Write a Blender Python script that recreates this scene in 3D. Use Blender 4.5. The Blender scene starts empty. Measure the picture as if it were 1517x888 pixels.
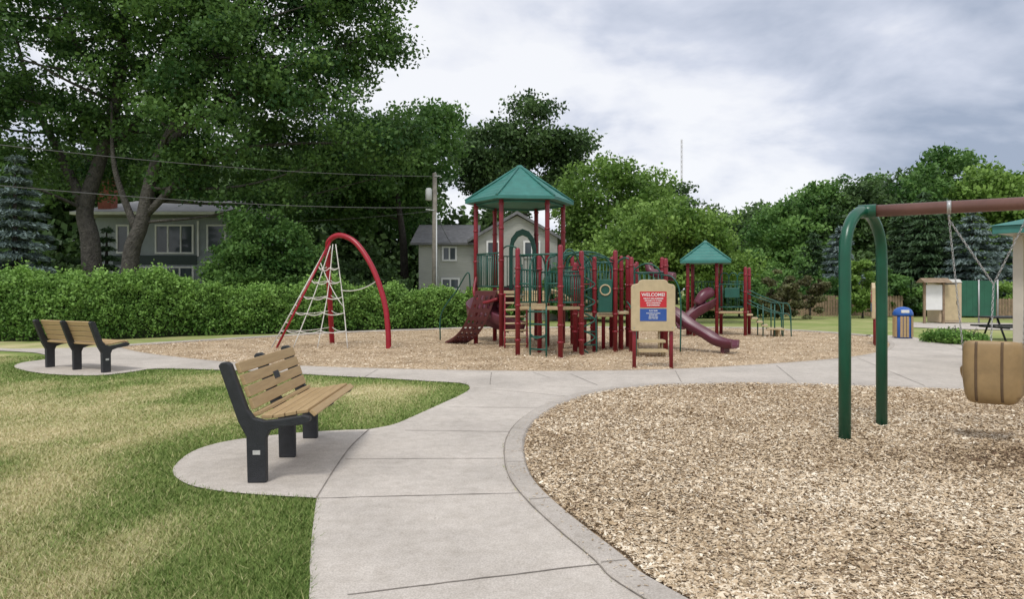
import bpy, bmesh, math, random
import numpy as np
from mathutils import Vector, Matrix
random.seed(7); rng=np.random.default_rng(7)

# ---------------------------------------------------------------- site survey helpers
K=1050.0; HZ=430.0; CX=758.5; EYE=1.6
def G(px,py):
    Z=K*EYE/(py-HZ); return ((px-CX)/K*Z, Z)
def V(px,py,Z):
    return ((px-CX)/K*Z, Z, EYE+(HZ-py)*Z/K)

# ---------------------------------------------------------------- materials
def new_mat(name):
    m=bpy.data.materials.new(name); m.use_nodes=True
    nt=m.node_tree; nt.nodes.clear()
    out=nt.nodes.new('ShaderNodeOutputMaterial')
    return m,nt,out
def pmat(name,col,rough=.5,var=.15,scale=6,bump=.05,bscale=60,metal=0,col2=None,wave=None,dist=0.01):
    m,nt,out=new_mat(name); N=nt.nodes; L=nt.links
    p=N.new('ShaderNodeBsdfPrincipled'); p.inputs['Roughness'].default_value=rough; p.inputs['Metallic'].default_value=metal
    tc=N.new('ShaderNodeTexCoord')
    n=N.new('ShaderNodeTexNoise'); n.inputs['Scale'].default_value=scale; n.inputs['Detail'].default_value=6; n.inputs['Roughness'].default_value=.65
    L.new(tc.outputs['Object'],n.inputs['Vector'])
    r=N.new('ShaderNodeValToRGB')
    c1=[c*(1-var) for c in col]; c2=[min(1,c*(1+var)) for c in (col2 or col)]
    r.color_ramp.elements[0].color=(*c1,1); r.color_ramp.elements[1].color=(*c2,1)
    r.color_ramp.elements[0].position=.3; r.color_ramp.elements[1].position=.7
    L.new(n.outputs['Fac'],r.inputs['Fac']); L.new(r.outputs['Color'],p.inputs['Base Color'])
    b=N.new('ShaderNodeBump'); b.inputs['Strength'].default_value=bump*4 if bump<.25 else 1; b.inputs['Distance'].default_value=dist
    if wave:
        w=N.new('ShaderNodeTexWave'); w.wave_type='BANDS'; w.bands_direction=wave[0]; w.wave_profile='SAW'; w.inputs['Scale'].default_value=wave[1]
        L.new(tc.outputs['Object'],w.inputs['Vector']); L.new(w.outputs['Fac'],b.inputs['Height']); b.inputs['Distance'].default_value=.03; b.inputs['Strength'].default_value=1
    else:
        n2=N.new('ShaderNodeTexNoise'); n2.inputs['Scale'].default_value=bscale; n2.inputs['Detail'].default_value=4
        L.new(tc.outputs['Object'],n2.inputs['Vector']); L.new(n2.outputs['Fac'],b.inputs['Height'])
    L.new(b.outputs['Normal'],p.inputs['Normal']); L.new(p.outputs[0],out.inputs['Surface'])
    return m
def leafmat(name,dark,light,trans=.3,rough=.55):
    m,nt,out=new_mat(name); N=nt.nodes; L=nt.links
    a=N.new('ShaderNodeAttribute'); a.attribute_name='tone'
    r=N.new('ShaderNodeValToRGB'); r.color_ramp.elements[0].color=(*dark,1); r.color_ramp.elements[1].color=(*light,1)
    L.new(a.outputs['Fac'],r.inputs['Fac'])
    p=N.new('ShaderNodeBsdfPrincipled'); p.inputs['Roughness'].default_value=rough; p.inputs['Specular IOR Level'].default_value=.3
    t=N.new('ShaderNodeBsdfTranslucent'); mx=N.new('ShaderNodeMixShader'); mx.inputs[0].default_value=trans
    L.new(r.outputs[0],p.inputs['Base Color']); L.new(r.outputs[0],t.inputs['Color'])
    L.new(p.outputs[0],mx.inputs[1]); L.new(t.outputs[0],mx.inputs[2]); L.new(mx.outputs[0],out.inputs['Surface'])
    return m
def tonemat(name,stops,rough=.85):
    m,nt,out=new_mat(name); N=nt.nodes; L=nt.links
    a=N.new('ShaderNodeAttribute'); a.attribute_name='tone'
    r=N.new('ShaderNodeValToRGB'); cr=r.color_ramp
    while len(cr.elements)<len(stops): cr.elements.new(.5)
    for e,(p_,c) in zip(cr.elements,stops): e.position=p_; e.color=(*c,1)
    L.new(a.outputs['Fac'],r.inputs['Fac'])
    p=N.new('ShaderNodeBsdfPrincipled'); p.inputs['Roughness'].default_value=rough; p.inputs['Specular IOR Level'].default_value=.2
    L.new(r.outputs[0],p.inputs['Base Color']); L.new(p.outputs[0],out.inputs['Surface'])
    return m

M_red=pmat('maroon_powder_coat',(.21,.012,.022),.4,.18,5,.02)
M_archred=pmat('red_powder_coat',(.3,.006,.02),.34,.15,5,.02)
M_teal=pmat('teal_plastic_roof',(.035,.17,.145),.55,.18,3,.03)
M_green=pmat('dark_green_tube',(.01,.085,.062),.38,.15,6,.02)
M_swing=pmat('green_enamel_tube',(.003,.075,.04),.32,.16,4,.02)
M_tan=pmat('tan_plastic',(.48,.385,.23),.5,.12,5,.03)
M_deck=pmat('tan_deck_vinyl',(.4,.3,.17),.6,.15,8,.05)
M_slide=pmat('plum_slide_plastic',(.115,.026,.045),.36,.18,3,.02)
M_wall=pmat('maroon_climb_plastic',(.1,.024,.028),.45,.15,4,.02)
M_beam=pmat('brown_enamel_beam',(.15,.07,.055),.42,.18,4,.02)
M_rope=pmat('white_rope',(.62,.6,.55),.8,.2,40,.1)
M_steel=pmat('galvanised_chain',(.42,.42,.42),.5,.25,30,.05,metal=.6)
M_iron=pmat('black_cast_frame',(.018,.02,.024),.5,.3,12,.15,120)
M_white=pmat('white_paint',(.72,.72,.7),.5,.08,3,.03)
M_signred=pmat('sign_red',(.5,.02,.03),.45,.08,3,.01)
M_signblue=pmat('sign_blue',(.025,.08,.3),.45,.08,3,.01)
M_blue=pmat('blue_plastic',(.02,.1,.38),.4,.12,3,.02)
M_darkstrap=pmat('dark_brown_strap',(.11,.068,.035),.6,.2,10,.05)
M_swingtan=pmat('swing_seat_tan',(.29,.195,.09),.5,.22,4,.03)
M_bark=pmat('grey_bark',(.085,.078,.068),.95,.5,5,.25,14,dist=.1)
M_barkd=pmat('dark_bark',(.055,.048,.04),.95,.45,5,.25,18,dist=.06)
M_sidinggrey=pmat('grey_siding',(.27,.3,.32),.7,.1,1.5,.1,wave=('X',1.6))
M_sidingwhite=pmat('white_lap_siding',(.46,.46,.43),.6,.08,1,.1,wave=('Z',2.2))
M_shingle=pmat('grey_shingles',(.17,.17,.175),.9,.3,4,.2,30)
M_shinglel=pmat('pale_grey_shingles',(.27,.27,.275),.9,.25,4,.2,30)
M_brick=pmat('red_brick',(.28,.09,.06),.9,.3,12,.2,25)
M_panelgreen=pmat('dark_green_panel',(.03,.05,.045),.6,.15,3,.05)
M_glass=pmat('window_glass',(.06,.075,.085),.08,.4,.6,.0)
M_woodf=pmat('weathered_fence_wood',(.24,.17,.11),.85,.35,5,.2,20)
M_pole=pmat('weathered_grey_pole',(.22,.2,.17),.85,.3,5,.2,30)
M_greyeq=pmat('light_grey_metal',(.5,.52,.52),.45,.1,4,.03)
M_wire=pmat('grey_wire',(.12,.12,.12),.6,.1,4,.01)
M_potty=pmat('tan_toilet_plastic',(.5,.4,.27),.55,.1,2,.03)
M_gpanel=pmat('green_screen_fabric',(.015,.1,.055),.6,.2,2,.1)
M_shelter=pmat('shelter_tan_paint',(.47,.43,.36),.6,.08,3,.04)
M_plate=pmat('pale_plate',(.5,.5,.48),.4,.1,20,.02)
M_seam=pmat('joint_seam',(.2,.175,.15),.95,.35,9,.1)

def woodmat():
    m,nt,out=new_mat('tan_bench_planks'); N=nt.nodes; L=nt.links
    tc=N.new('ShaderNodeTexCoord'); mp=N.new('ShaderNodeMapping'); mp.inputs['Scale'].default_value=(11,.9,11)
    n=N.new('ShaderNodeTexNoise'); n.inputs['Scale'].default_value=3; n.inputs['Detail'].default_value=6; n.inputs['Roughness'].default_value=.7
    r=N.new('ShaderNodeValToRGB'); r.color_ramp.elements[0].position=.25; r.color_ramp.elements[1].position=.75
    r.color_ramp.elements[0].color=(.34,.225,.105,1); r.color_ramp.elements[1].color=(.49,.35,.18,1)
    p=N.new('ShaderNodeBsdfPrincipled'); p.inputs['Roughness'].default_value=.6
    b=N.new('ShaderNodeBump'); b.inputs['Strength'].default_value=.3; b.inputs['Distance'].default_value=.003
    L.new(tc.outputs['Object'],mp.inputs[0]); L.new(mp.outputs[0],n.inputs['Vector']); L.new(n.outputs['Fac'],r.inputs[0])
    L.new(r.outputs[0],p.inputs['Base Color']); L.new(n.outputs['Fac'],b.inputs['Height']); L.new(b.outputs[0],p.inputs['Normal']); L.new(p.outputs[0],out.inputs[0])
    return m
M_wood=woodmat()

def concretemat(name,base,k=1.0):
    m,nt,out=new_mat(name); N=nt.nodes; L=nt.links
    tc=N.new('ShaderNodeTexCoord')
    def noise(s,d,ro=.6):
        n=N.new('ShaderNodeTexNoise'); n.inputs['Scale'].default_value=s; n.inputs['Detail'].default_value=d; n.inputs['Roughness'].default_value=ro
        L.new(tc.outputs['Object'],n.inputs['Vector']); return n
    n1=noise(.7,8,.65); n2=noise(90,3,.7); n3=noise(9,6,.7)
    def ramp(n,a,b,pa,pb):
        r=N.new('ShaderNodeValToRGB'); r.color_ramp.elements[0].color=(*a,1); r.color_ramp.elements[1].color=(*b,1)
        r.color_ramp.elements[0].position=pa; r.color_ramp.elements[1].position=pb; L.new(n.outputs['Fac'],r.inputs[0]); return r
    r1=ramp(n1,[c*.82 for c in base],[c*1.1 for c in base],.33,.68)
    r2=ramp(n2,(.74,.73,.72),(1.1,1.1,1.1),.3,.62)
    r3=ramp(n3,(.88,.87,.85),(1.05,1.05,1.05),.3,.6)
    def mul(a,b):
        mx=N.new('ShaderNodeMix'); mx.data_type='RGBA'; mx.blend_type='MULTIPLY'; mx.inputs[0].default_value=1
        L.new(a,mx.inputs[6]); L.new(b,mx.inputs[7]); return mx.outputs[2]
    c=mul(mul(r1.outputs[0],r2.outputs[0]),r3.outputs[0])
    v=N.new('ShaderNodeTexVoronoi'); v.inputs['Scale'].default_value=2.3; v.inputs['Randomness'].default_value=1; L.new(tc.outputs['Object'],v.inputs['Vector'])
    r4=N.new('ShaderNodeValToRGB'); r4.color_ramp.elements[0].position=.018; r4.color_ramp.elements[0].color=(.4,.36,.3,1); r4.color_ramp.elements[1].position=.035; r4.color_ramp.elements[1].color=(1,1,1,1); L.new(v.outputs['Distance'],r4.inputs[0])
    c=mul(c,r4.outputs[0])
    p=N.new('ShaderNodeBsdfPrincipled'); p.inputs['Roughness'].default_value=.88; p.inputs['Specular IOR Level'].default_value=.25
    b=N.new('ShaderNodeBump'); b.inputs['Strength'].default_value=.5; b.inputs['Distance'].default_value=.004
    L.new(n2.outputs['Fac'],b.inputs['Height']); L.new(b.outputs[0],p.inputs['Normal'])
    L.new(c,p.inputs['Base Color']); L.new(p.outputs[0],out.inputs[0])
    return m
M_conc=concretemat('path_concrete',(.52,.475,.425))
M_curb=concretemat('kerb_concrete',(.455,.415,.37))

def chipbase():
    m,nt,out=new_mat('wood_chip_bed'); N=nt.nodes; L=nt.links
    tc=N.new('ShaderNodeTexCoord')
    v=N.new('ShaderNodeTexVoronoi'); v.inputs['Scale'].default_value=30; L.new(tc.outputs['Object'],v.inputs['Vector'])
    n=N.new('ShaderNodeTexNoise'); n.inputs['Scale'].default_value=1.2; n.inputs['Detail'].default_value=6; L.new(tc.outputs['Object'],n.inputs['Vector'])
    sep=N.new('ShaderNodeSeparateColor'); L.new(v.outputs['Color'],sep.inputs[0])
    r=N.new('ShaderNodeValToRGB'); cr=r.color_ramp; cr.elements[0].color=(.24,.165,.1,1); cr.elements[1].color=(.68,.55,.4,1); e=cr.elements.new(.45); e.color=(.46,.35,.225,1)
    L.new(sep.outputs[0],r.inputs[0])
    r2=N.new('ShaderNodeValToRGB'); r2.color_ramp.elements[0].color=(.74,.71,.68,1); r2.color_ramp.elements[1].color=(1.1,1.1,1.1,1); r2.color_ramp.elements[0].position=.35; r2.color_ramp.elements[1].position=.65
    L.new(n.outputs['Fac'],r2.inputs[0])
    mx=N.new('ShaderNodeMix'); mx.data_type='RGBA'; mx.blend_type='MULTIPLY'; mx.inputs[0].default_value=1; L.new(r.outputs[0],mx.inputs[6]); L.new(r2.outputs[0],mx.inputs[7])
    p=N.new('ShaderNodeBsdfPrincipled'); p.inputs['Roughness'].default_value=.9; p.inputs['Specular IOR Level'].default_value=.15
    b=N.new('ShaderNodeBump'); b.inputs['Strength'].default_value=.6; b.inputs['Distance'].default_value=.012
    L.new(v.outputs['Distance'],b.inputs['Height']); L.new(b.outputs[0],p.inputs['Normal'])
    L.new(mx.outputs[2],p.inputs['Base Color']); L.new(p.outputs[0],out.inputs[0]); return m
M_chipbed=chipbase()
M_chip=tonemat('wood_chips',[(0,(.13,.08,.05)),(.25,(.38,.28,.17)),(.6,(.6,.475,.325)),(1,(.86,.77,.62))])
M_blade=tonemat('grass_blades',[(0,(.09,.155,.03)),(.35,(.19,.26,.07)),(.6,(.37,.37,.16)),(1,(.62,.54,.33))],.7)

def grassmat(name,use_attr):
    m,nt,out=new_mat(name); N=nt.nodes; L=nt.links
    tc=N.new('ShaderNodeTexCoord')
    r=N.new('ShaderNodeValToRGB'); cr=r.color_ramp
    cr.elements[0].color=(.1,.155,.035,1); cr.elements[1].color=(.57,.49,.29,1)
    e=cr.elements.new(.4); e.color=(.21,.27,.08,1); e=cr.elements.new(.65); e.color=(.38,.37,.17,1)
    n=N.new('ShaderNodeTexNoise'); n.inputs['Scale'].default_value=.35 if not use_attr else 30; n.inputs['Detail'].default_value=8; n.inputs['Roughness'].default_value=.7
    L.new(tc.outputs['Object'],n.inputs['Vector'])
    if use_attr:
        a=N.new('ShaderNodeAttribute'); a.attribute_name='tone'
        ma=N.new('ShaderNodeMath'); ma.operation='MULTIPLY_ADD'; ma.inputs[1].default_value=.5; ma.inputs[2].default_value=-.25
        L.new(n.outputs['Fac'],ma.inputs[0]); ad=N.new('ShaderNodeMath'); ad.operation='ADD'; L.new(ma.outputs[0],ad.inputs[0]); L.new(a.outputs['Fac'],ad.inputs[1]); L.new(ad.outputs[0],r.inputs[0])
    else: L.new(n.outputs['Fac'],r.inputs[0])
    n2=N.new('ShaderNodeTexNoise'); n2.inputs['Scale'].default_value=25; n2.inputs['Detail'].default_value=5; L.new(tc.outputs['Object'],n2.inputs['Vector'])
    p=N.new('ShaderNodeBsdfPrincipled'); p.inputs['Roughness'].default_value=.9; p.inputs['Specular IOR Level'].default_value=.1
    b=N.new('ShaderNodeBump'); b.inputs['Strength'].default_value=.6; b.inputs['Distance'].default_value=.02; L.new(n2.outputs['Fac'],b.inputs['Height']); L.new(b.outputs[0],p.inputs['Normal'])
    L.new(r.outputs[0],p.inputs['Base Color']); L.new(p.outputs[0],out.inputs[0]); return m
M_ground=grassmat('ground_grass',False); M_lawn=grassmat('lawn_grass',True)

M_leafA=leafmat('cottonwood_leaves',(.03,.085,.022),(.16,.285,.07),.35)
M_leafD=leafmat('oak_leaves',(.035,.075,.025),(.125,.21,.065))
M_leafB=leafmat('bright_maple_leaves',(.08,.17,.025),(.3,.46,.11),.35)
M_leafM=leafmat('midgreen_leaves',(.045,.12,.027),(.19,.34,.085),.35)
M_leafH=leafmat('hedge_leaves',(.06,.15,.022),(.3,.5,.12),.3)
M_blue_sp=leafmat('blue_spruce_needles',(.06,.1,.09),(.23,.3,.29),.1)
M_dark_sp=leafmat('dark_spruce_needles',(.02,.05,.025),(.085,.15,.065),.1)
M_redshrub=leafmat('olive_bronze_leaves',(.08,.07,.035),(.22,.24,.11))
M_core=pmat('dark_hedge_core',(.03,.05,.016),.95,.4,4,.2,20)  # dark fill colour for the solid core inside the hedge

# ---------------------------------------------------------------- mesh builder
class MB:
    def __init__(s): s.v=[]; s.f=[]; s.sm=[]
    def add(s,vs,fs,smooth=False):
        o=len(s.v); s.v+=[tuple(v) for v in vs]; s.f+=[tuple(i+o for i in f) for f in fs]; s.sm+=[smooth]*len(fs); return s
    def box(s,c,size,rz=0,mat=None):
        hx,hy,hz=[a/2 for a in size]
        vs=[Vector((x*hx,y*hy,z*hz)) for x in(-1,1) for y in(-1,1) for z in(-1,1)]
        R=mat if mat is not None else Matrix.Rotation(rz,3,'Z')
        vs=[R@v+Vector(c) for v in vs]
        return s.add(vs,[(0,1,3,2),(4,6,7,5),(0,4,5,1),(2,3,7,6),(0,2,6,4),(1,5,7,3)])
    def tube(s,path,r,n=10,closed=False):
        P=[Vector(p) for p in path]; m=len(P)
        rs=r if isinstance(r,(list,tuple)) else [r]*m
        T=[]
        for i in range(m):
            if closed: t=P[(i+1)%m]-P[i-1]
            else: t=P[min(i+1,m-1)]-P[max(i-1,0)]
            T.append(t.normalized() if t.length>1e-9 else Vector((0,0,1)))
        a=Vector((0,0,1)) if abs(T[0].z)<.9 else Vector((1,0,0))
        u=(a-T[0]*a.dot(T[0])).normalized(); vs=[]
        for i in range(m):
            u=(u-T[i]*u.dot(T[i])); u=u.normalized() if u.length>1e-6 else Vector((1,0,0)); w=T[i].cross(u)
            for k in range(n):
                an=2*math.pi*k/n; vs.append(P[i]+(u*math.cos(an)+w*math.sin(an))*rs[i])
        fs=[]
        for i in range(m if closed else m-1):
            j=(i+1)%m
            for k in range(n):
                k2=(k+1)%n; fs.append((i*n+k,i*n+k2,j*n+k2,j*n+k))
        s.add(vs,fs,True)
        if not closed:
            o=len(s.v)-m*n
            s.f.append(tuple(o+k for k in reversed(range(n)))); s.sm.append(False)
            s.f.append(tuple(o+(m-1)*n+k for k in range(n))); s.sm.append(False)
        return s
    def lathe(s,c,prof,n=14,rot=0,smooth=True,sx=1,sy=1):
        vs=[]; m=len(prof)
        for r,z in prof:
            for k in range(n):
                a=rot+2*math.pi*k/n; vs.append((c[0]+r*math.cos(a)*sx,c[1]+r*math.sin(a)*sy,c[2]+z))
        fs=[]
        for i in range(m-1):
            for k in range(n):
                k2=(k+1)%n; fs.append((i*n+k,i*n+k2,(i+1)*n+k2,(i+1)*n+k))
        fs.append(tuple(reversed(range(n)))); fs.append(tuple((m-1)*n+k for k in range(n)))
        return s.add(vs,fs,smooth)
    def extrude(s,outline,O,A,B,Nn,th):
        O=Vector(O);A=Vector(A);B=Vector(B);Nn=Vector(Nn); n=len(outline)
        f=[O+A*a+B*b+Nn*(th/2) for a,b in outline]; k=[O+A*a+B*b-Nn*(th/2) for a,b in outline]
        fs=[tuple(range(n)),tuple(reversed(range(n,2*n)))]+[(i,i+n,(i+1)%n+n,(i+1)%n) for i in range(n)]
        return s.add(f+k,fs)
    def sweep(s,path,prof,smooth=True):
        P=[Vector(p) for p in path]; m=len(P); n=len(prof); vs=[]
        for i in range(m):
            t=(P[min(i+1,m-1)]-P[max(i-1,0)]).normalized()
            side=t.cross(Vector((0,0,1))).normalized(); up=side.cross(t)
            for a,b in prof: vs.append(P[i]+side*a+up*b)
        fs=[(i*n+k,i*n+(k+1)%n,(i+1)*n+(k+1)%n,(i+1)*n+k) for i in range(m-1) for k in range(n)]
        s.add(vs,fs,smooth); o=len(s.v)-m*n
        s.f.append(tuple(o+k for k in reversed(range(n)))); s.sm.append(False)
        s.f.append(tuple(o+(m-1)*n+k for k in range(n))); s.sm.append(False)
        return s
    def mesh(s,name,off=(0,0,0)):
        me=bpy.data.meshes.new(name); ox,oy,oz=off
        me.from_pydata([(x-ox,y-oy,z-oz) for x,y,z in s.v],[],s.f)
        me.polygons.foreach_set('use_smooth',s.sm); 
        bm=bmesh.new(); bm.from_mesh(me); bmesh.ops.recalc_face_normals(bm,faces=bm.faces); bm.to_mesh(me); bm.free()
        me.update(); return me
def link(o): bpy.context.scene.collection.objects.link(o); return o
class Thing:
    def __init__(s,name,label,cat,loc=(0,0,0),local=False,group=None):
        s.e=link(bpy.data.objects.new(name,None)); s.e.empty_display_size=.2; s.e.location=loc
        s.e['label']=label; s.e['category']=cat
        if group: s.e['group']=group
        s.off=(0,0,0) if local else tuple(loc)
    def part(s,name,mb,mat,parent=None,bevel=0,label=None,seg=2):
        me=mb.mesh(name,s.off) if isinstance(mb,MB) else mb
        me.materials.append(mat); o=link(bpy.data.objects.new(name,me)); o.parent=parent or s.e
        if bevel:
            b=o.modifiers.new('b','BEVEL'); b.width=bevel; b.segments=seg; b.limit_method='ANGLE'; b.angle_limit=math.radians(40)
        if label: o['label']=label
        return o
def structure(name,mb,mat):
    me=mb.mesh(name) if isinstance(mb,MB) else mb
    me.materials.append(mat); o=link(bpy.data.objects.new(name,me)); o['kind']='structure'; return o
def catmull(P,sub=8):
    P=[Vector(p) for p in P]; Q=[P[0]*2-P[1]]+P+[P[-1]*2-P[-2]]; out=[]
    for i in range(1,len(Q)-2):
        for j in range(sub):
            t=j/sub; a,b,c,d=Q[i-1:i+3]
            out.append(.5*((2*b)+(c-a)*t+(2*a-5*b+4*c-d)*t*t+(3*b-a-3*c+d)*t**3))
    out.append(P[-1]); return out
def textmesh(body,size,x,z,y,align='CENTER',ext=.002,bold=0.0):
    cu=bpy.data.curves.new('lettering','FONT'); cu.body=body; cu.size=size; cu.align_x=align; cu.extrude=ext; cu.offset=bold
    o=link(bpy.data.objects.new('tmp',cu)); dg=bpy.context.evaluated_depsgraph_get(); dg.update()
    me=bpy.data.meshes.new_from_object(o.evaluated_get(dg)); bpy.data.objects.remove(o)
    for v in me.vertices:
        a,b,c=v.co; v.co=(x+a,y-c,z+b)
    me.materials.clear(); return me

def soup(name,co,nv,tone):
    co=np.asarray(co,dtype=np.float32).reshape(-1,3); nf=len(co)//nv
    me=bpy.data.meshes.new(name); me.vertices.add(len(co)); me.vertices.foreach_set('co',co.ravel())
    me.loops.add(len(co)); me.loops.foreach_set('vertex_index',np.arange(len(co),dtype=np.int32))
    me.polygons.add(nf); me.polygons.foreach_set('loop_start',np.arange(0,len(co),nv,dtype=np.int32))
    me.update(calc_edges=True)
    at=me.attributes.new('tone','FLOAT','FACE'); at.data.foreach_set('value',np.clip(np.asarray(tone,dtype=np.float32),0,1))
    return me
def unit(a): return a/np.maximum(np.linalg.norm(a,axis=1,keepdims=True),1e-9)
def leafsoup(name,C,size,tone,up=.5,aspect=.65,udir=None):
    N=len(C); n=unit(rng.normal(size=(N,3))+np.array([0,0,up])); 
    u=rng.normal(size=(N,3)) if udir is None else udir+rng.normal(size=(N,3))*.25
    u=unit(u-n*(u*n).sum(1,keepdims=True)); w=np.cross(n,u)
    s=(np.asarray(size)*rng.uniform(.7,1.3,N))[:,None]
    co=np.stack([C-u*s*.5, C+w*s*.5*aspect-u*s*.05, C+u*s*.5+n*s*.1, C-w*s*.5*aspect-u*s*.05],1)
    return soup(name,co,4,tone)

# ---------------------------------------------------------------- world and sun
scn=bpy.context.scene
SUN_EL=math.radians(58); SUN_AZ=math.radians(200)
w=bpy.data.worlds.new('World'); scn.world=w; w.use_nodes=True; nt=w.node_tree; nt.nodes.clear(); N=nt.nodes; L=nt.links
out=N.new('ShaderNodeOutputWorld'); bg=N.new('ShaderNodeBackground'); bg.inputs['Strength'].default_value=.1
sky=N.new('ShaderNodeTexSky'); sky.sky_type='NISHITA'; sky.sun_disc=False; sky.sun_elevation=SUN_EL; sky.sun_rotation=SUN_AZ
tc=N.new('ShaderNodeTexCoord'); sp=N.new('ShaderNodeSeparateXYZ'); L.new(tc.outputs['Generated'],sp.inputs[0])
def math_(op,a,b):
    m=N.new('ShaderNodeMath'); m.operation=op
    for i,x in enumerate((a,b)):
        if isinstance(x,(int,float)): m.inputs[i].default_value=x
        else: L.new(x,m.inputs[i])
    return m.outputs[0]
zz=math_('ADD',math_('MAXIMUM',sp.outputs[2],0.0),.30)
cb=N.new('ShaderNodeCombineXYZ'); L.new(math_('DIVIDE',sp.outputs[0],zz),cb.inputs[0]); L.new(math_('DIVIDE',sp.outputs[1],zz),cb.inputs[1]); cb.inputs[2].default_value=5.2
n1=N.new('ShaderNodeTexNoise'); n1.inputs['Scale'].default_value=2.0; n1.inputs['Detail'].default_value=6; n1.inputs['Roughness'].default_value=.52; n1.inputs['Distortion'].default_value=.2
L.new(cb.outputs[0],n1.inputs['Vector'])
def blob(dirv,r0,r1,amt):
    vd=N.new('ShaderNodeVectorMath'); vd.operation='DISTANCE'; L.new(tc.outputs['Generated'],vd.inputs[0]); vd.inputs[1].default_value=Vector(dirv).normalized()
    mr=N.new('ShaderNodeMapRange'); mr.inputs[1].default_value=r0; mr.inputs[2].default_value=r1; mr.inputs[3].default_value=amt; mr.inputs[4].default_value=0; mr.interpolation_type='SMOOTHSTEP'; L.new(vd.outputs['Value'],mr.inputs[0]); return mr.outputs[0]
fac=math_('SUBTRACT',n1.outputs['Fac'],blob((.58,1,.38),.04,.30,.20))
fac=math_('SUBTRACT',fac,blob((.12,1,.40),.02,.16,.09))
fac=math_('ADD',fac,blob((.30,1,.27),.0,.16,.06))
cr=N.new('ShaderNodeValToRGB'); e=cr.color_ramp.elements; e[0].position=.24; e[0].color=(.36,.42,.54,1); e[1].position=.54; e[1].color=(.94,.95,.985,1); x=cr.color_ramp.elements.new(.40); x.color=(.66,.70,.81,1)
x=cr.color_ramp.elements.new(.47); x.color=(.84,.86,.93,1)
L.new(fac,cr.inputs[0])
sc=N.new('ShaderNodeVectorMath'); sc.operation='SCALE'; sc.inputs['Scale'].default_value=10.6; L.new(cr.outputs[0],sc.inputs[0])
mx=N.new('ShaderNodeMix'); mx.data_type='RGBA'; mx.inputs[0].default_value=.9; L.new(sky.outputs[0],mx.inputs[6]); L.new(sc.outputs[0],mx.inputs[7])
L.new(mx.outputs[2],bg.inputs['Color']); L.new(bg.outputs[0],out.inputs[0])
sl=bpy.data.lights.new('sun','SUN'); sl.energy=2.1; sl.angle=math.radians(12); sl.color=(1,.97,.92)
so=link(bpy.data.objects.new('sun',sl))
d=Vector((math.sin(SUN_AZ)*math.cos(SUN_EL),math.cos(SUN_AZ)*math.cos(SUN_EL),math.sin(SUN_EL)))
so.rotation_euler=d.to_track_quat('Z','Y').to_euler(); so.location=(0,-5,30)

# ---------------------------------------------------------------- camera
cam=bpy.data.cameras.new('camera'); cam.sensor_width=36; cam.lens=36*K/1517; cam.shift_y=-14/1517; cam.clip_end=2000
co=link(bpy.data.objects.new('camera',cam)); co.location=(0,0,EYE); co.rotation_euler=(math.radians(90),0,0); scn.camera=co
scn.view_settings.view_transform='Standard'; scn.view_settings.look='None'; scn.view_settings.exposure=0

# ---------------------------------------------------------------- ground, path, chips
mb=MB(); mb.add([(-700,-300,0),(700,-300,0),(700,1200,0),(-700,1200,0)],[(0,1,2,3)]); structure('ground',mb,M_ground)
def c2(pts,sub=6):
    P=[(p[0],p[1],0) for p in pts]; return [(v.x,v.y) for v in catmull(P,sub)]
near_curb=c2([(5.2,-1.2),(3.1,.6),(1.55,2.2),G(945,888),G(880,835),G(800,765),G(760,720),G(748,685),G(752,650),G(775,622),G(820,597),G(880,581),G(960,572),G(1070,569),G(1200,570),G(1400,577),G(1517,584),G(1640,592)])
far_near=c2([G(165,515),G(200,524),G(260,532),G(320,538),G(400,543),G(520,548),G(700,552),G(850,553),G(1000,550),G(1100,545),G(1200,538),G(1270,531),G(1310,523),G(1325,514),G(1318,505),G(1290,499)],5)
far_back=c2([G(1290,499),G(1230,494),G(1165,490),G(1100,487),G(900,486),G(700,487),G(640,489),G(500,494),G(380,501),G(250,509),G(165,515)],5)
left_edge=c2([(.3,-1.5),(-.65,2),G(458,888),G(459,840),G(463,790),G(469,742)],6)
joint_line=c2([G(469,742),G(495,700),G(520,665),G(547,639)],6)
left_up=c2([G(547,639),G(585,631),G(620,616),G(655,600),G(685,586),G(696,577),G(685,570),G(640,567),G(560,562),G(480,558),G(400,553),G(300,549),G(230,548),G(200,552),G(160,557),G(110,558),G(55,554),G(22,546),G(32,539),G(70,533),G(62,526),G(20,522),G(-150,515)],5)
path=left_edge+joint_line[1:]+left_up[1:]+[G(-150,510),G(20,518),G(100,517)]+far_near+[G(1262,496),G(1345,499),G(1385,507),G(1460,515),G(1517,520),G(1640,530)]+list(reversed(near_curb))
def sheet(name,poly,z,mat):
    mb=MB(); mb.add([(x,y,z) for x,y in poly],[tuple(range(len(poly)))]); return structure(name,mb,mat)
sheet('concrete_path',path,.020,M_conc)
pad=list(reversed(joint_line))+c2([G(469,742),G(400,738),G(330,732),G(280,722),G(257,706),G(262,690),G(290,670),G(340,656),G(420,646),G(490,641),G(547,639)],6)[1:-1]
sheet('bench_pad_pavement',pad,.0195,M_conc)
farwalk=[G(1335,485),G(1400,488),G(1700,494),G(1700,482),G(1335,478)]
sheet('far_pavement',farwalk,.02,M_conc)
near_chip=near_curb+[(13,9.6),(13,-1.2)]
sheet('wood_chip_surface',near_chip,.010,M_chipbed)
far_chip=far_near+far_back[1:-1]
sheet('playground_chip_surface',far_chip,.010,M_chipbed)

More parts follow.
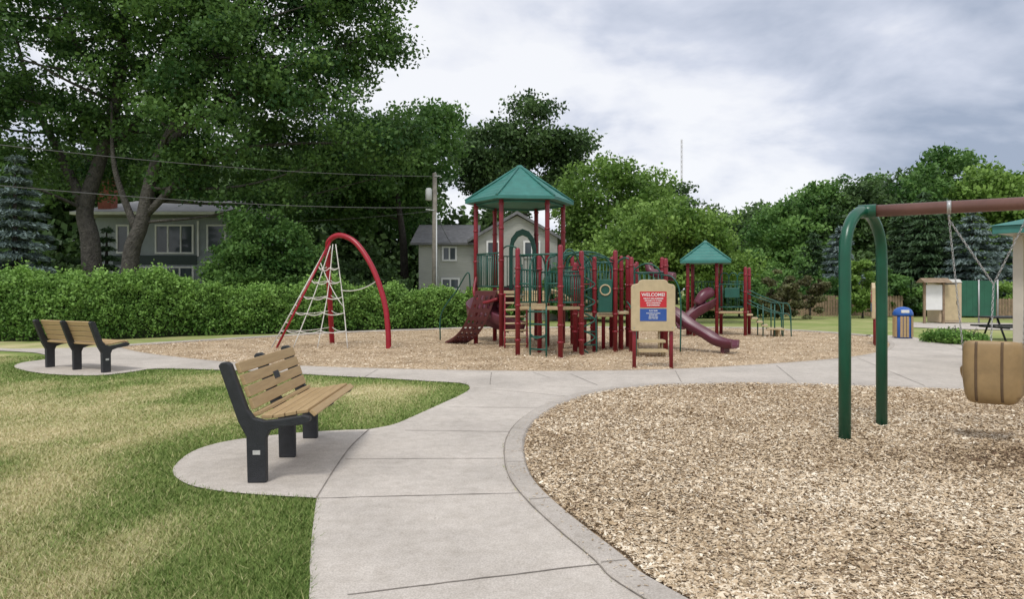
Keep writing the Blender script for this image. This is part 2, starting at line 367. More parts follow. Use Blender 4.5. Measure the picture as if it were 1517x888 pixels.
def ribbon(name,line,wd,z0,z1,mat,side=1):
    P=[Vector((x,y,0)) for x,y in line]; vs=[];fs=[]
    prof=[(0,z0),(0,z1-.012),(.012,z1),(wd-.03,z1),(wd,z1-.03),(wd,z0)]
    n=len(prof)
    for i,p in enumerate(P):
        t=(P[min(i+1,len(P)-1)]-P[max(i-1,0)]).normalized(); s_=Vector((t.y,-t.x,0))*side
        for a,b in prof: q=p+s_*a; vs.append((q.x,q.y,b))
    for i in range(len(P)-1):
        for k in range(n-1): fs.append((i*n+k,i*n+k+1,(i+1)*n+k+1,(i+1)*n+k))
    mb=MB(); mb.add(vs,fs); return structure(name,mb,mat)
ribbon('near_kerb',near_curb,.2,-.05,.038,M_curb,1)
ribbon('playground_kerb',far_back,.2,-.05,.06,M_curb,-1)
ribbon('path_kerb',far_near,.14,-.05,.030,M_curb,-1)
def strip(mb,line,wd,z):
    P=[Vector((x,y,0)) for x,y in line]; vs=[];fs=[]
    for i,p in enumerate(P):
        t=(P[min(i+1,len(P)-1)]-P[max(i-1,0)]).normalized(); s_=Vector((t.y,-t.x,0))*wd/2*random.uniform(.7,1.3)
        vs+= [(p.x-s_.x,p.y-s_.y,z),(p.x+s_.x,p.y+s_.y,z)]
    fs=[(2*i,2*i+1,2*i+3,2*i+2) for i in range(len(P)-1)]; mb.add(vs,fs)
jm=MB()
for a,b in [((515,888),(888,842)),((470,743),(775,735)),((512,684),(748,683)),((600,641),(760,643)),((664,606),(806,607)),((702,577),(842,590)),((728,554),(726,572)),((790,554),(815,562)),((845,556),(885,573)),((560,549),(540,561)),((400,544),(370,552)),((1000,551),(1010,569)),((1150,543),(1180,568)),((1270,532),(1370,574)),((1400,509),(1517,560)),((1320,520),(1517,548))]:
    A=G(*a);B=G(*b); k=[(A[0]+(B[0]-A[0])*t/16+random.uniform(-.004,.004),A[1]+(B[1]-A[1])*t/16+random.uniform(-.004,.004)) for t in range(17)]
    strip(jm,k,.010,.0245)
for i in range(14,len(near_curb)-4,9):
    p=Vector(near_curb[i]); t=(Vector(near_curb[i+1])-Vector(near_curb[i-1])).normalized(); q=p+Vector((t.y,-t.x))*.19
    strip(jm,[tuple(p),tuple(q)],.008,.0425)
strip(jm,joint_line,.011,.0245); strip(jm,near_curb,.018,.0265)
structure('path_joints',jm,M_seam)

def inpoly(px,py,poly):
    x=np.asarray(px);y=np.asarray(py); ins=np.zeros(x.shape,bool); n=len(poly); j=n-1
    for i in range(n):
        xi,yi=poly[i];xj,yj=poly[j]
        if yi!=yj:
            c=((yi>y)!=(yj>y))&(x<(xj-xi)*(y-yi)/(yj-yi)+xi); ins^=c
        j=i
    return ins
def dens(line,st=.15):
    o=[]
    for (a,b),(c,d_) in zip(line[:-1],line[1:]):
        n=max(1,int(math.hypot(c-a,d_-b)/st))
        for k in range(n): o.append((a+(c-a)*k/n,b+(d_-b)*k/n))
    return o
edge=np.array(dens(left_edge)+dens(left_up)+dens(pad))
def snoise(x,y,seed=0,f=1.0):
    r=np.random.default_rng(seed); v=0; amp=1; tot=0
    for o in range(6):
        for k in range(3):
            a=r.uniform(0,6.28); ph=r.uniform(0,6.28); ff=f*(1.9**o)*r.uniform(.7,1.3)
            v=v+amp*np.sin((x*np.cos(a)+y*np.sin(a))*ff+ph+1.3*np.sin((x*np.sin(a)-y*np.cos(a))*ff*.8+ph*2)); tot+=amp
        amp*=.72
    return v/tot*1.6
from mathutils.kdtree import KDTree
from mathutils import noise as mnoise
kd=KDTree(len(edge))
for i,(a,b) in enumerate(edge): kd.insert((a,b,0),i)
kd.balance()
GX0,GX1,GY0,GY1,ST=-16.,2.,-1.,22.,.1
nx=int((GX1-GX0)/ST)+1; ny=int((GY1-GY0)/ST)+1
gx=GX0+np.arange(nx)*ST; gy=GY0+np.arange(ny)*ST
X,Y=np.meshgrid(gx,gy); D=np.array([kd.find((a,b,0))[2] for a,b in zip(X.ravel(),Y.ravel())]).reshape(X.shape)
FN=np.array([mnoise.fractal((a*.75,b*.45,3.3),.85,2.1,6) for a,b in zip(X.ravel(),Y.ravel())]).reshape(X.shape)
dry=np.clip(.24+.36*np.clip((D-.12)/1.0,0,1)+.42*FN*np.clip(D/.8,.35,1),0,1)
def dryat(x,y):
    i=np.clip(((x-GX0)/ST),0,nx-1.01); j=np.clip(((y-GY0)/ST),0,ny-1.01)
    return dry[j.astype(int),i.astype(int)]
me=bpy.data.meshes.new('lawn')
vs=np.stack([X.ravel(),Y.ravel(),np.full(X.size,.004)],1)
idx=np.arange(X.size).reshape(X.shape)
F=np.stack([idx[:-1,:-1].ravel(),idx[:-1,1:].ravel(),idx[1:,1:].ravel(),idx[1:,:-1].ravel()],1)
me.from_pydata(vs.tolist(),[],F.tolist()); at=me.attributes.new('tone','FLOAT','POINT'); at.data.foreach_set('value',dry.ravel().astype(np.float32))
structure('lawn',me,M_lawn)
Nb=380000; u=rng.random(Nb); y=2.6*(17/2.6)**u; x=rng.uniform(-1,.28,Nb)*(.85*y+.3)
jx=x+rng.normal(0,.012,Nb); jy=y+rng.normal(0,.012,Nb)
ok=~(inpoly(jx,jy,path)|inpoly(jx,jy,pad)|inpoly(x,y,near_chip)|inpoly(jx,jy,far_chip)); x=x[ok];y=y[ok]; n=len(x)
dr=dryat(x,y); h=rng.uniform(.012,.032,n)*(1.3-.6*dr)+.02*(rng.random(n)<.03); wd=.002+.0005*y; a=rng.uniform(0,6.28,n); lx=rng.normal(0,.8,n)*h; ly=rng.normal(0,.8,n)*h
z0=np.full(n,.003)
b0=np.stack([x-np.cos(a)*wd,y-np.sin(a)*wd,z0],1); b1=np.stack([x+np.cos(a)*wd,y+np.sin(a)*wd,z0],1); tp=np.stack([x+lx,y+ly,h+.01],1)
me=soup('grass',np.stack([b0,b1,tp],1),3,dr+rng.normal(0,.18,n)); me.materials.append(M_blade)
o=link(bpy.data.objects.new('grass',me)); o['kind']='stuff'; o['label']='patchy green and sun-dried short lawn grass'; o['category']='grass'
def chips(name,N_,y0,y1,xa,xb,poly,label,szk,s0=.005,s1=.018):
    u=rng.random(N_); y=y0*(y1/y0)**u; x=rng.uniform(xa,xb,N_)*(.9*y+.3)
    ok=inpoly(x,y,poly)&~inpoly(x,y,path); 
    x=x[ok];y=y[ok];n=len(x)
    big=rng.random(n)<.06
    l=rng.uniform(s0,s1,n)*(1+szk*y)*np.where(big,1.7,1); wd=l*rng.uniform(.15,.6,n); nn=unit(np.stack([rng.normal(0,.3,n),rng.normal(0,.3,n),np.ones(n)],1))
    a=rng.uniform(0,6.28,n); U=np.stack([np.cos(a),np.sin(a),np.zeros(n)],1); U=unit(U-nn*(U*nn).sum(1,keepdims=True)); W=np.cross(nn,U)
    mound=.016*(snoise(x,y,9,2.)+1)
    C=np.stack([x,y,.014+mound+rng.uniform(0,.012,n)],1); l=l[:,None];wd=wd[:,None]
    co=np.stack([C-U*l-W*wd*.7,C+U*l*.9-W*wd,C+U*l+W*wd*.6,C-U*l*.85+W*wd],1)
    tone=.54+rng.normal(0,.24,n)+.2*snoise(x,y,11,1.2)
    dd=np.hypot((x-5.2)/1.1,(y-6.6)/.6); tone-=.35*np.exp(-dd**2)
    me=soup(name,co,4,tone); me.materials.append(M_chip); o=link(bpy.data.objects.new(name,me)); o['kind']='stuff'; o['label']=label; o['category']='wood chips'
def offs(line,wd,side):
    P=[Vector((x,y)) for x,y in line]; o=[]
    for i,p in enumerate(P):
        t=(P[min(i+1,len(P)-1)]-P[max(i-1,0)]).normalized(); o.append((p.x+t.y*wd*side,p.y-t.x*wd*side))
    return o
nc_in=offs(near_curb,.2,1)+[(13,9.4),(13,-1.2)]
chips('wood_chips',380000,2.8,12,-.05,1,nc_in,'pale tan wood chip mulch bed under the swing',.03)
fc_in=offs(far_near,.14,-1)+offs(far_back,.2,-1)[1:-1]
chips('playground_chips',120000,13,31,-.85,.75,fc_in,'tan wood chip mulch bed under the play equipment',.02)
st=[]
for k in range(420):
    i=random.randrange(14,len(near_curb)-2); p=Vector(near_curb[i]).lerp(Vector(near_curb[i+1]),random.random()); t=(Vector(near_curb[i+1])-Vector(near_curb[i])).normalized(); q=p-Vector((t.y,-t.x))*(abs(random.gauss(0,.12))-.2)
    st.append((q.x,q.y))
st=np.array(st); n=len(st); a=rng.uniform(0,6.28,n); l=rng.uniform(.006,.014,n)[:,None]; U=np.stack([np.cos(a),np.sin(a),np.zeros(n)],1); W=np.stack([-np.sin(a),np.cos(a),np.zeros(n)],1); C=np.stack([st[:,0],st[:,1],np.full(n,.043)],1)
me=soup('stray_chips',np.stack([C-U*l-W*l*.3,C+U*l-W*l*.35,C+U*l*.9+W*l*.3,C-U*l+W*l*.35],1),4,rng.uniform(.1,.8,n)); me.materials.append(M_chip); o=link(bpy.data.objects.new('stray_chips',me)); o['kind']='stuff'; o['label']='stray wood chips scattered along the kerb'; o['category']='wood chips'

# ---------------------------------------------------------------- park benches
def build_bench():
    T=Thing('park_bench','tan slatted park bench with black frames facing the path','bench',local=True,group='park benches')
    prof=[(-.075,0),(.075,0),(.072,.36),(.10,.425),(.20,.455),(.38,.475),(.43,.50),(.43,.535),(.38,.55),(.20,.52),(.06,.505),(-.03,.53),(-.08,.60),(-.215,.97),(-.245,.99),(-.29,.985),(-.31,.96),(-.185,.60),(-.15,.50),(-.085,.38)]
    for i,yy in enumerate((-.87,0,.87)):
        T.part('leg',MB().extrude(prof,(0,yy,0),(1,0,0),(0,0,1),(0,1,0),.075 if i!=1 else .06),M_iron,bevel=.008)
    seat=MB(); prof_s=[(-.035,.535),(.06,.517),(.157,.524),(.254,.541),(.351,.557),(.437,.546)]
    for k,(a,z) in enumerate(prof_s):
        tilt=-.35 if k==0 else (.75 if k==5 else (-.16 if k>1 else 0))
        seat.box((a,0,z+.012),(.091 if k<5 else .06,1.66,.032),mat=Matrix.Rotation(tilt,3,'Y'))
    T.part('seat',seat,M_wood,bevel=.006)
    back=MB(); tl=math.atan2(.135,.37); R=Matrix.Rotation(-tl,3,'Y')
    for k in range(4):
        z=.635+k*.099; a=-.072-(z-.60)*.365+.018
        back.box((a,0,z),(.032,1.66,.092),mat=R)
    T.part('backrest',back,M_wood,bevel=.006)
    T.part('plaque',MB().box((-.072-.185*.365+.036,0.0,.785),(.006,.16,.07),mat=R),M_iron,bevel=.002,label='small dark memorial plaque')
    T.part('label_plate',MB().box((0,-.9095,.25),(.06,.004,.035)),M_plate)
    return T
B1=build_bench(); B1.e.location=(-2.12,6.70,.02); B1.e.rotation_euler=(0,0,math.radians(2))
e2=B1.e.copy(); link(e2); e2.location=(-8.62,14.05,.02); e2.rotation_euler=(0,0,math.radians(61)); e2.scale=(1.05,1.1,1.0)
e2['label']='tan slatted park bench seen from behind on concrete pad'
for c in list(B1.e.children):
    k=c.copy(); link(k); k.parent=e2

# ---------------------------------------------------------------- swing set
T=Thing('swing_set','swing frame with green arched legs and brown top beam','swing set',loc=(3.9,7.85,0))
bd=Vector((.857,-.515,0)).normalized(); pd=Vector((.72,.70,0)).normalized()
for cc,nm in ((Vector((3.9,7.85,0)),0),(Vector((3.9,7.85,0))+bd*5.0,1)):
    hw=.55; top=2.53
    pts=[cc-pd*hw+Vector((0,0,-.1)),cc-pd*hw+Vector((0,0,1.2)),cc-pd*hw+Vector((0,0,1.95))]
    for k in range(1,12):
        an=math.pi*k/12; pts.append(cc-pd*hw*math.cos(an)+Vector((0,0,1.98+(top-1.98-.06)*math.sin(an))))
    pts+=[cc+pd*hw+Vector((0,0,1.95)),cc+pd*hw+Vector((0,0,1.2)),cc+pd*hw+Vector((0,0,-.1))]
    T.part('leg',MB().tube(pts,.062,16),M_swing)
b0=Vector((3.9,7.85,2.47))
T.part('beam',MB().tube([b0-bd*.04,b0+bd*5.05],.066,16),M_beam)
T.part('collar',MB().tube([b0-bd*.06,b0+bd*.12],.076,16),M_swing)
hA=b0+bd*.80; hB=b0+bd*1.47; hC=b0+bd*2.6; hD=b0+bd*3.2
for h in (hA,hB,hC,hD):
    T.part('hanger',MB().tube([h-bd*.02,h+bd*.02],.072,14).tube([h+Vector((0,0,-.06)),h+Vector((0,0,-.13))],.012,8),M_steel)
def chain(mb,A,B):
    A=Vector(A);B=Vector(B); d_=(B-A); Ln=d_.length; t=d_.normalized(); n=max(2,int(Ln/.034))
    s1=t.cross(Vector((0,1,0.1))).normalized(); s2=t.cross(s1)
    for i in range(n):
        c=A+d_*((i+.5)/n); s_=s1 if i%2 else s2; pts=[]
        for k in range(8):
            an=2*math.pi*k/8; pts.append(c+t*math.cos(an)*.023+s_*math.sin(an)*.009)
        mb.tube(pts,.0032,5,closed=True)
def bucket(ca,hA,hB,label):
    T=Thing('bucket_swing',label,'swing',loc=tuple(ca))
    f=pd; s_=bd; O=Vector(ca)
    def P(a,b,z): return O+s_*a+f*b+Vector((0,0,z))
    prof=[(.03,.625),(.0,.615),(-.012,.5),(-.015,.3),(-.012,.15),(.01,.05),(.06,.005),(.2,.0),(.33,.03),(.42,.07),(.44,.10)]
    wid=[.225,.25,.256,.256,.25,.24,.23,.225,.215,.19,.15]
    prof=[(v.x,v.y) for v in catmull([(p[0],p[1],0) for p in prof],4)]
    wid=[v.x for v in catmull([(q,0,0) for q in wid],4)]
    nu=22; vs=[];fs=[]; nb_=20
    for j,((b,z),w_) in enumerate(zip(prof,wid)):
        for k in range(nu+1):
            q=-1+2*k/nu; e_=abs(q)**9
            wb=max(0,1-max(0,j-nb_)/5)
            vs.append(P(q*w_, b+.13*e_*wb, z-(.03*e_ if j<4 else 0)+.12*e_*(1-wb)+(.04*e_*wb if j>14 else 0)))
    for i in range(len(prof)-1):
        for k in range(nu): fs.append((i*(nu+1)+k,i*(nu+1)+k+1,(i+1)*(nu+1)+k+1,(i+1)*(nu+1)+k))
    sh=T.part('seat',MB().add(vs,fs,True),M_swingtan); so_=sh.modifiers.new('s','SOLIDIFY'); so_.thickness=.03; so_.offset=0
    for q in (-.12,.10):
        pts=[P(q,b-.016,z) for b,z in prof[2:27]]
        m=MB(); vs=[]
        for p_ in pts: vs+=[p_-s_*.012,p_+s_*.012]
        m.add(vs,[(2*i,2*i+1,2*i+3,2*i+2) for i in range(len(pts)-1)],True)
        o_=T.part('strap',m,M_darkstrap); q_=o_.modifiers.new('s','SOLIDIFY'); q_.thickness=.008; q_.offset=0
    for sgn in (-1,1):
        pth=catmull([P(sgn*.25,.12,.36),P(sgn*.275,.2,.32),P(sgn*.275,.32,.22),P(sgn*.22,.40,.11)],4)
        T.part('armrest',MB().tube(pth,[.018,.025,.03,.035,.038,.04,.04,.04,.04,.04,.038,.034,.03],10),M_swingtan)
    m=MB(); J=P(0,.12,1.22)
    chain(m,hA+Vector((0,0,-.13)),P(-.25,.10,.42)); chain(m,hB+Vector((0,0,-.13)),P(.25,.10,.42))
    chain(m,hA+Vector((0,0,-.13)),J); chain(m,hB+Vector((0,0,-.13)),J); chain(m,J,P(0,.01,.62))
    T.part('chain',m,M_steel)
mid=(hA+hB)/2; bucket((mid.x+.0,mid.y-.05,.44),hA,hB,'tan moulded high-back swing seat hanging on steel chains')
mid=(hC+hD)/2; bucket((mid.x,mid.y-.05,.44),hC,hD,'tan moulded high-back swing seat hanging on steel chains')

# ---------------------------------------------------------------- signs
def sign(name,loc,rz,label,full=True):
    T=Thing(name,label,'sign',local=True); T.e.location=loc; T.e.rotation_euler=(0,0,rz)
    for sx in (-.37,.37): T.part('post',MB().lathe((sx,.0,-.05),[(.04,0),(.04,1.3 if full else 1.4)],14),M_red)
    ol=[(-.44,.8),(-.42,.77),(.42,.77),(.44,.8),(.44,1.66),(.41,1.71),(.30,1.735),(.27,1.79),(.22,1.81),(-.22,1.81),(-.27,1.79),(-.30,1.735),(-.41,1.71),(-.44,1.66)]
    T.part('board',MB().extrude(ol,(0,-.05,0),(1,0,0),(0,0,1),(0,1,0),.09),M_tan,bevel=.012)
    rp=T.part('red_panel',MB().box((0,-.098,1.41),(.53,.008,.32)),M_signred,bevel=.002)
    bp=T.part('blue_panel',MB().box((0,-.098,1.10),(.53,.008,.25)),M_signblue,bevel=.002)
    for body,sz,z in (('WELCOME!',.092,1.475),('THIS PLAY AREA IS DESIGNED',.03,1.42),('FOR AGES 2 TO 12 YEARS',.03,1.375),('ADULT SUPERVISION',.03,1.33),('IS RECOMMENDED',.03,1.285)):
        T.part('lettering',textmesh(body,sz,0,z,-.104,bold=.0015),M_white,parent=rp)
    for body,sz,z in (('PLAY SAFE',.036,1.17),('NO RUNNING OR PUSHING',.022,1.125),('SLIDE FEET FIRST',.022,1.09),('KEEP AREA CLEAN',.022,1.055),('ENJOY YOUR VISIT',.022,1.02)):
        T.part('lettering',textmesh(body,sz,0,z,-.104,bold=.001),M_white,parent=bp)
    for sx in(-1,1):
        for z in (1.66,.84): T.part('bolt',MB().tube([(sx*.38,-.09,z),(sx*.38,-.102,z)],.011,8),M_steel)
    return T
sign('welcome_sign',(2.85,14.36,0),math.radians(-4),'tan rounded welcome sign with red and blue panels on maroon posts')
sign('playground_sign',(10.5,20.5,0),math.radians(-115),'tan rounded rules sign edge-on beside the chip bed')

# ---------------------------------------------------------------- rope arch climber
T=Thing('rope_climber','red arched pole climber with white rope netting','climber',loc=(-4.9,20.1,0))
r1=catmull([(-3.36,19.3,-.1),(-3.38,19.32,.5),(-3.5,19.4,1.3),(-3.85,19.6,2.2),(-4.35,19.85,2.9),(-4.85,20.05,3.15),(-5.2,20.2,3.02),(-5.3,20.4,2.7),(-5.36,20.8,1.6),(-5.4,21.3,-.1)],8)
T.part('arch',MB().tube(r1,.075,14),M_archred)
l3a=[Vector((-6.42,19.3,0)),Vector((-5.16,20.15,3.0))]; l3b=[Vector((-6.62,19.5,0)),Vector((-5.22,20.25,2.95))]
T.part('leg',MB().tube(l3a,.032,10),M_archred)
m=MB()
def arcp(t): return r1[int(t*(len(r1)-1))]
def sag(A,B,s,n=8): 
    A=Vector(A);B=Vector(B); return [A.lerp(B,k/n)-Vector((0,0,s*4*(k/n)*(1-k/n))) for k in range(n+1)]
la=lambda t:l3a[0].lerp(l3a[1],t); lb_=lambda t:l3b[0].lerp(l3b[1],t)
m.tube(l3b,.02,8)
for k in range(1,12): m.tube(sag(la(k/12.5),lb_(k/12.5),.02),.013,6)
backp=lambda z:Vector((-5.4+.04*z,21.3-.3*z,z))
cs=[[Vector((-5.95,19.25,0)),Vector((-5.5,19.75,1.5)),Vector((-5.15,20.1,2.85))],[Vector((-5.3,19.3,0)),Vector((-5.15,19.8,1.5)),Vector((-5.08,20.1,2.9))],[Vector((-4.45,19.2,0)),Vector((-4.72,19.75,1.4)),Vector((-5.0,20.1,2.9))]]
for c in cs: m.tube(catmull(c,5),.015,6)
for z in (.5,1.0,1.45,1.9,2.3):
    t=z/3.0; p=la(t); pts=[p]+[c[0].lerp(c[2],t) for c in cs]+[backp(z),lb_(t)]
    for a_,b_ in zip(pts[:-1],pts[1:]): m.tube(sag(a_,b_,.06),.013,6)
m.tube(sag(la(.8),cs[2][0].lerp(cs[2][2],.4),.1),.013,6)
m.tube(sag(cs[2][0].lerp(cs[2][2],.55),arcp(.3),.12),.013,6)
T.part('rope_net',m,M_rope)

# ---------------------------------------------------------------- play structure helpers
def post(T,x,y,z1,mat=M_red,collars=(.9,1.5,2.1),r=.06):
    m=MB().lathe((x,y,-.08),[(r,0),(r,z1+.04),(r*.85,z1+.07),(r*.4,z1+.09)],14)
    for z in collars:
        if z<z1-.1: m.lathe((x,y,z),[(r+.002,0),(r+.014,.005),(r+.014,.05),(r+.002,.055)],14)
    return T.part('post',m,mat)
def railing(T,p,q,z0,z1,name='railing',mat=M_green,sp=.12,rr=.012):
    p=Vector((*p,0));q=Vector((*q,0)); d_=(q-p); Ln=d_.length; t=d_/Ln; p=p+t*.07;q=q-t*.07; m=MB()
    for z in (z0,z1): m.tube([p+Vector((0,0,z)),q+Vector((0,0,z))],.02,8)
    n=max(2,int((Ln-.14)/sp))
    for k in range(n+1):
        a=p.lerp(q,k/n); m.tube([a+Vector((0,0,z0)),a+Vector((0,0,z1))],rr,6)
    return T.part(name,m,mat)
def ladder(T,a0,a1,b0,b1,n,mat_r=M_green,mat_s=M_green,r=.02,name='ladder',bow=0):
    a0,a1,b0,b1=map(Vector,(a0,a1,b0,b1)); m=MB()
    f=lambda A,B,t:A.lerp(B,t)+Vector((0,-bow*math.sin(math.pi*t),0))
    for A_,B_ in ((a0,a1),(b0,b1)): m.tube([f(A_,B_,k/6) for k in range(7)],r,8)
    o=T.part(name,m,mat_s)
    for k in range(n):
        t=(k+.6)/n; T.part('rung',MB().tube([f(a0,a1,t),f(b0,b1,t)],r,8),mat_r,parent=o)
    return o
def deck(T,pts,z,th=.07,mat=M_deck):
    return T.part('deck',MB().extrude([(x,y) for x,y in pts],(0,0,z-th/2),(1,0,0),(0,1,0),(0,0,1),th),mat,bevel=.008)
def roof(T,c,n,R,z0,z1,rot,steps=7,lip=.03,cap=.12):
    m=MB(); prof=[(R*.96,z0-.06),(R*1.0,z0-.06),(R*1.0,z0)]
    for k in range(steps):
        t0=k/steps; t1=(k+1)/steps
        ra=R+(cap-R)*t0; rb=R+(cap-R)*t1; za=z0+(z1-z0)*(t0**1.08); zb=z0+(z1-z0)*(t1**1.08)
        prof+=[(ra-.0,za+lip),(rb+.03,zb)]
    prof+=[(cap*1.2,z1+.01),(cap*1.2,z1+.05),(cap*.5,z1+.12)]
    m.lathe((c[0],c[1],0),prof,n,rot,smooth=False)
    rf=T.part('roof',m,M_teal)
    rd=MB()
    for k in range(n):
        a=rot+2*math.pi*k/n; e_=Vector((math.cos(a),math.sin(a),0))
        rd.tube([Vector((c[0],c[1],z0+.03))+e_*R, Vector((c[0],c[1],z1+.03))+e_*cap],.035,6)
    T.part('ridge',rd,M_teal,parent=rf)
def trough(T,path,w_,h,mat=M_slide,name='slide',sub=6):
    P=catmull(path,sub); hw=w_/2
    prof=[(-hw-.05,h),(-hw-.05,h-.04),(-hw-.02,-.03),(-hw*.6,-.06),(hw*.6,-.06),(hw+.02,-.03),(hw+.05,h-.04),(hw+.05,h),(hw,h),(hw-.02,.03),(hw*.6,0),(-hw*.6,0),(-hw+.02,.03),(-hw,h)]
    o=T.part(name,MB().sweep(P,prof),mat); return o
def bar(T,pts,sub=6,r=.02,mat=M_green,name='handrail'): return T.part(name,MB().tube(catmull(pts,sub),r,8),mat)

# ---------------------------------------------------------------- main play structure
TC=Vector((.23,21.0,0)); R6=1.3
T=Thing('play_structure','large maroon and green playground structure with teal hexagonal roof','playground structure',loc=(.9,19.5,0))
hexv=[(TC.x+R6*math.cos(math.radians(6+60*k)),TC.y+R6*math.sin(math.radians(6+60*k))) for k in range(6)]
for (x,y) in hexv: post(T,x,y,4.22,collars=(1.45,2.4,3.3,4.0),r=.065)
deck(T,hexv,1.58,.09,M_tan)
roof(T,(TC.x,TC.y),6,1.62,4.2,5.18,math.radians(6),8)
rg=MB()
for k in range(6):
    a=Vector((*hexv[k],4.1)); b=Vector((*hexv[(k+1)%6],4.1)); rg.tube([a,b],.03,8)
T.part('roof_ring',rg,M_teal)
for k in (2,3,1,5): railing(T,hexv[k],hexv[(k+1)%6],1.7,2.65,sp=.1)
# vertex order: 0 right,1 back-right,2 back-left,3 left,4 front-left,5 front-right
hc=Vector((TC.x+.1,TC.y+1.05,0))
ol=[(-.42,1.62),(-.42,2.9),(-.36,3.2),(-.2,3.42),(0,3.5),(.2,3.42),(.36,3.2),(.42,2.9),(.42,1.62),(.3,1.62),(.3,2.85),(.25,3.08),(.14,3.25),(0,3.31),(-.14,3.25),(-.25,3.08),(-.3,2.85),(-.3,1.62)]
T.part('slide_hood',MB().extrude(ol,hc,(1,0,0),(0,0,1),(0,1,0),.22),M_green,bevel=.02)
bar(T,[(TC.x-.55,TC.y-.95,1.6),(TC.x-.55,TC.y-.95,2.6),(TC.x-.3,TC.y-1.0,2.85),(TC.x,TC.y-1.0,2.6),(TC.x,TC.y-1.0,1.6)])
P=[]
for k in range(9):
    a=math.radians(70+k*26); P.append((TC.x-.45+.95*math.cos(a),TC.y+1.6+.75*math.sin(a),1.5-.145*k))
trough(T,P,.5,.3)
trough(T,[(TC.x-.1,TC.y-.2,1.35),(TC.x-.5,TC.y-.3,1.1),(TC.x-.75,TC.y-.55,.85),(TC.x-.45,TC.y-.9,.62),(TC.x+.1,TC.y-.95,.45)],.38,.25)
top=Vector((-.75,20.1,1.58)); bot=Vector((-1.75,21.3,.05))
nu,nv=9,19; bm=bmesh.new(); grid=[]
for j in range(nv+1):
    t=j/nv; c=top.lerp(bot,t)+Vector((0,0,-.28*math.sin(math.pi*t)))+Vector((.08,-.25,0))*math.sin(math.pi*t)
    grid.append([bm.verts.new(c+Vector((-.26+.6*i/nu,-.12*i/nu,0))-Vector(T.off)) for i in range(nu+1)])
for j in range(nv):
    for i in range(nu):
        if j%2==1 and i%2==1 : continue
        bm.faces.new((grid[j][i],grid[j][i+1],grid[j+1][i+1],grid[j+1][i]))
me=bpy.data.meshes.new('climbing_wall'); bm.to_mesh(me); bm.free()
cw=T.part('climbing_wall',me,M_wall); md=cw.modifiers.new('s','SOLIDIFY'); md.thickness=.07
bar(T,[(-1.2,20.4,1.6),(-1.25,20.2,2.1),(-1.6,20.6,1.6),(-2.1,21.1,.9),(-2.15,21.2,.1)])
T.part('support_tube',MB().tube(catmull([(-1.05,20.85,2.0),(-1.1,20.6,1.5),(-.85,20.1,1.25),(-.4,19.9,1.35)],6),.045,10),M_red)
T.part('support_tube',MB().tube(catmull([(1.45,20.9,2.0),(1.5,20.7,1.6),(1.2,20.3,1.3),(.9,20.0,1.35)],6),.045,10),M_red)
f0=Vector((*hexv[4],0)); f1=Vector((*hexv[5],0))
a=f0.lerp(f1,.08); b=f0.lerp(f1,.55)
ladder(T,a+Vector((0,-.45,0)),a+Vector((0,-.05,1.5)),b+Vector((0,-.45,0)),b+Vector((0,-.05,1.5)),8,mat_r=M_tan,mat_s=M_red,r=.027)
railing(T,(f0.lerp(f1,.55).x,f0.lerp(f1,.55).y),(f1.x,f1.y),1.7,2.6)
# front climbing platform
PA=[(.14,17.3),(1.13,16.55),(1.69,17.25),(.70,18.0)]
for (x,y),z in zip(PA,(2.62,2.65,2.55,2.5)): post(T,x,y,z,collars=(.35,.75,1.2,1.65,2.1))
deck(T,PA,1.2)
mp=lambda p,q,t,z:Vector((p[0]+(q[0]-p[0])*t,p[1]+(q[1]-p[1])*t,z))
ladder(T,mp(PA[0],PA[1],.3,0),mp(PA[0],PA[1],.3,1.2),mp(PA[0],PA[1],.68,0),mp(PA[0],PA[1],.68,1.2),4,r=.022)
for t in (.3,.68):
    bar(T,[mp(PA[0],PA[1],t,1.2),mp(PA[0],PA[1],t,1.9),mp(PA[0],PA[1],t,2.35)+Vector((.05,.1,0)),mp(PA[0],PA[1],t,2.45)+Vector((.3,.5,0)),mp(PA[0],PA[1],t,2.0)+Vector((.45,.75,0))])
bar(T,[mp(PA[0],PA[1],.03,2.45),mp(PA[0],PA[1],.97,2.45)],2,.022)
bar(T,[mp(PA[0],PA[1],.03,1.75),mp(PA[0],PA[1],.3,1.75)],2,.02); bar(T,[mp(PA[0],PA[1],.68,1.75),mp(PA[0],PA[1],.97,1.75)],2,.02)
railing(T,PA[0],PA[3],1.3,2.1,sp=.09); railing(T,PA[2],PA[3],1.3,2.05,sp=.09); railing(T,PA[1],PA[2],1.3,1.95,sp=.09)
bar(T,[(1.13,16.6,2.3),(1.3,16.7,2.55),(1.5,17.0,2.5),(1.66,17.2,2.2)])
# red hoop on the platform front
bar(T,[mp(PA[0],PA[1],.3,.55)+Vector((0,-.02,0)),mp(PA[0],PA[1],.5,.45)+Vector((-.05,-.12,0)),mp(PA[0],PA[1],.68,.55)+Vector((0,-.02,0))],5,.018)
br0=mp(hexv[4],hexv[5],.75,1.55); br1=Vector((.45,17.7,1.22))
m=MB()
for k in range(9):
    c=br0.lerp(br1,(k+.5)/9)+Vector((.05,0,-.08*math.sin(math.pi*(k+.5)/9))); m.box(c,(.7,.30,.05),rz=.1)
T.part('bridge',m,M_tan,bevel=.006)
for sx in (-.38,.4):
    m=MB().tube([br0+Vector((sx,0,.75)),br0.lerp(br1,.5)+Vector((sx,0,.62)),br1+Vector((sx,0,.8))],.02,8).tube([br0+Vector((sx,0,.05)),br0.lerp(br1,.5)+Vector((sx,0,-.02)),br1+Vector((sx,0,.05))],.02,8)
    for k in range(11):
        c=br0.lerp(br1,k/10)+Vector((sx,0,0)); m.tube([c+Vector((0,0,.03)),c+Vector((0,0,.7))],.011,6)
    T.part('bridge_rail',m,M_green)
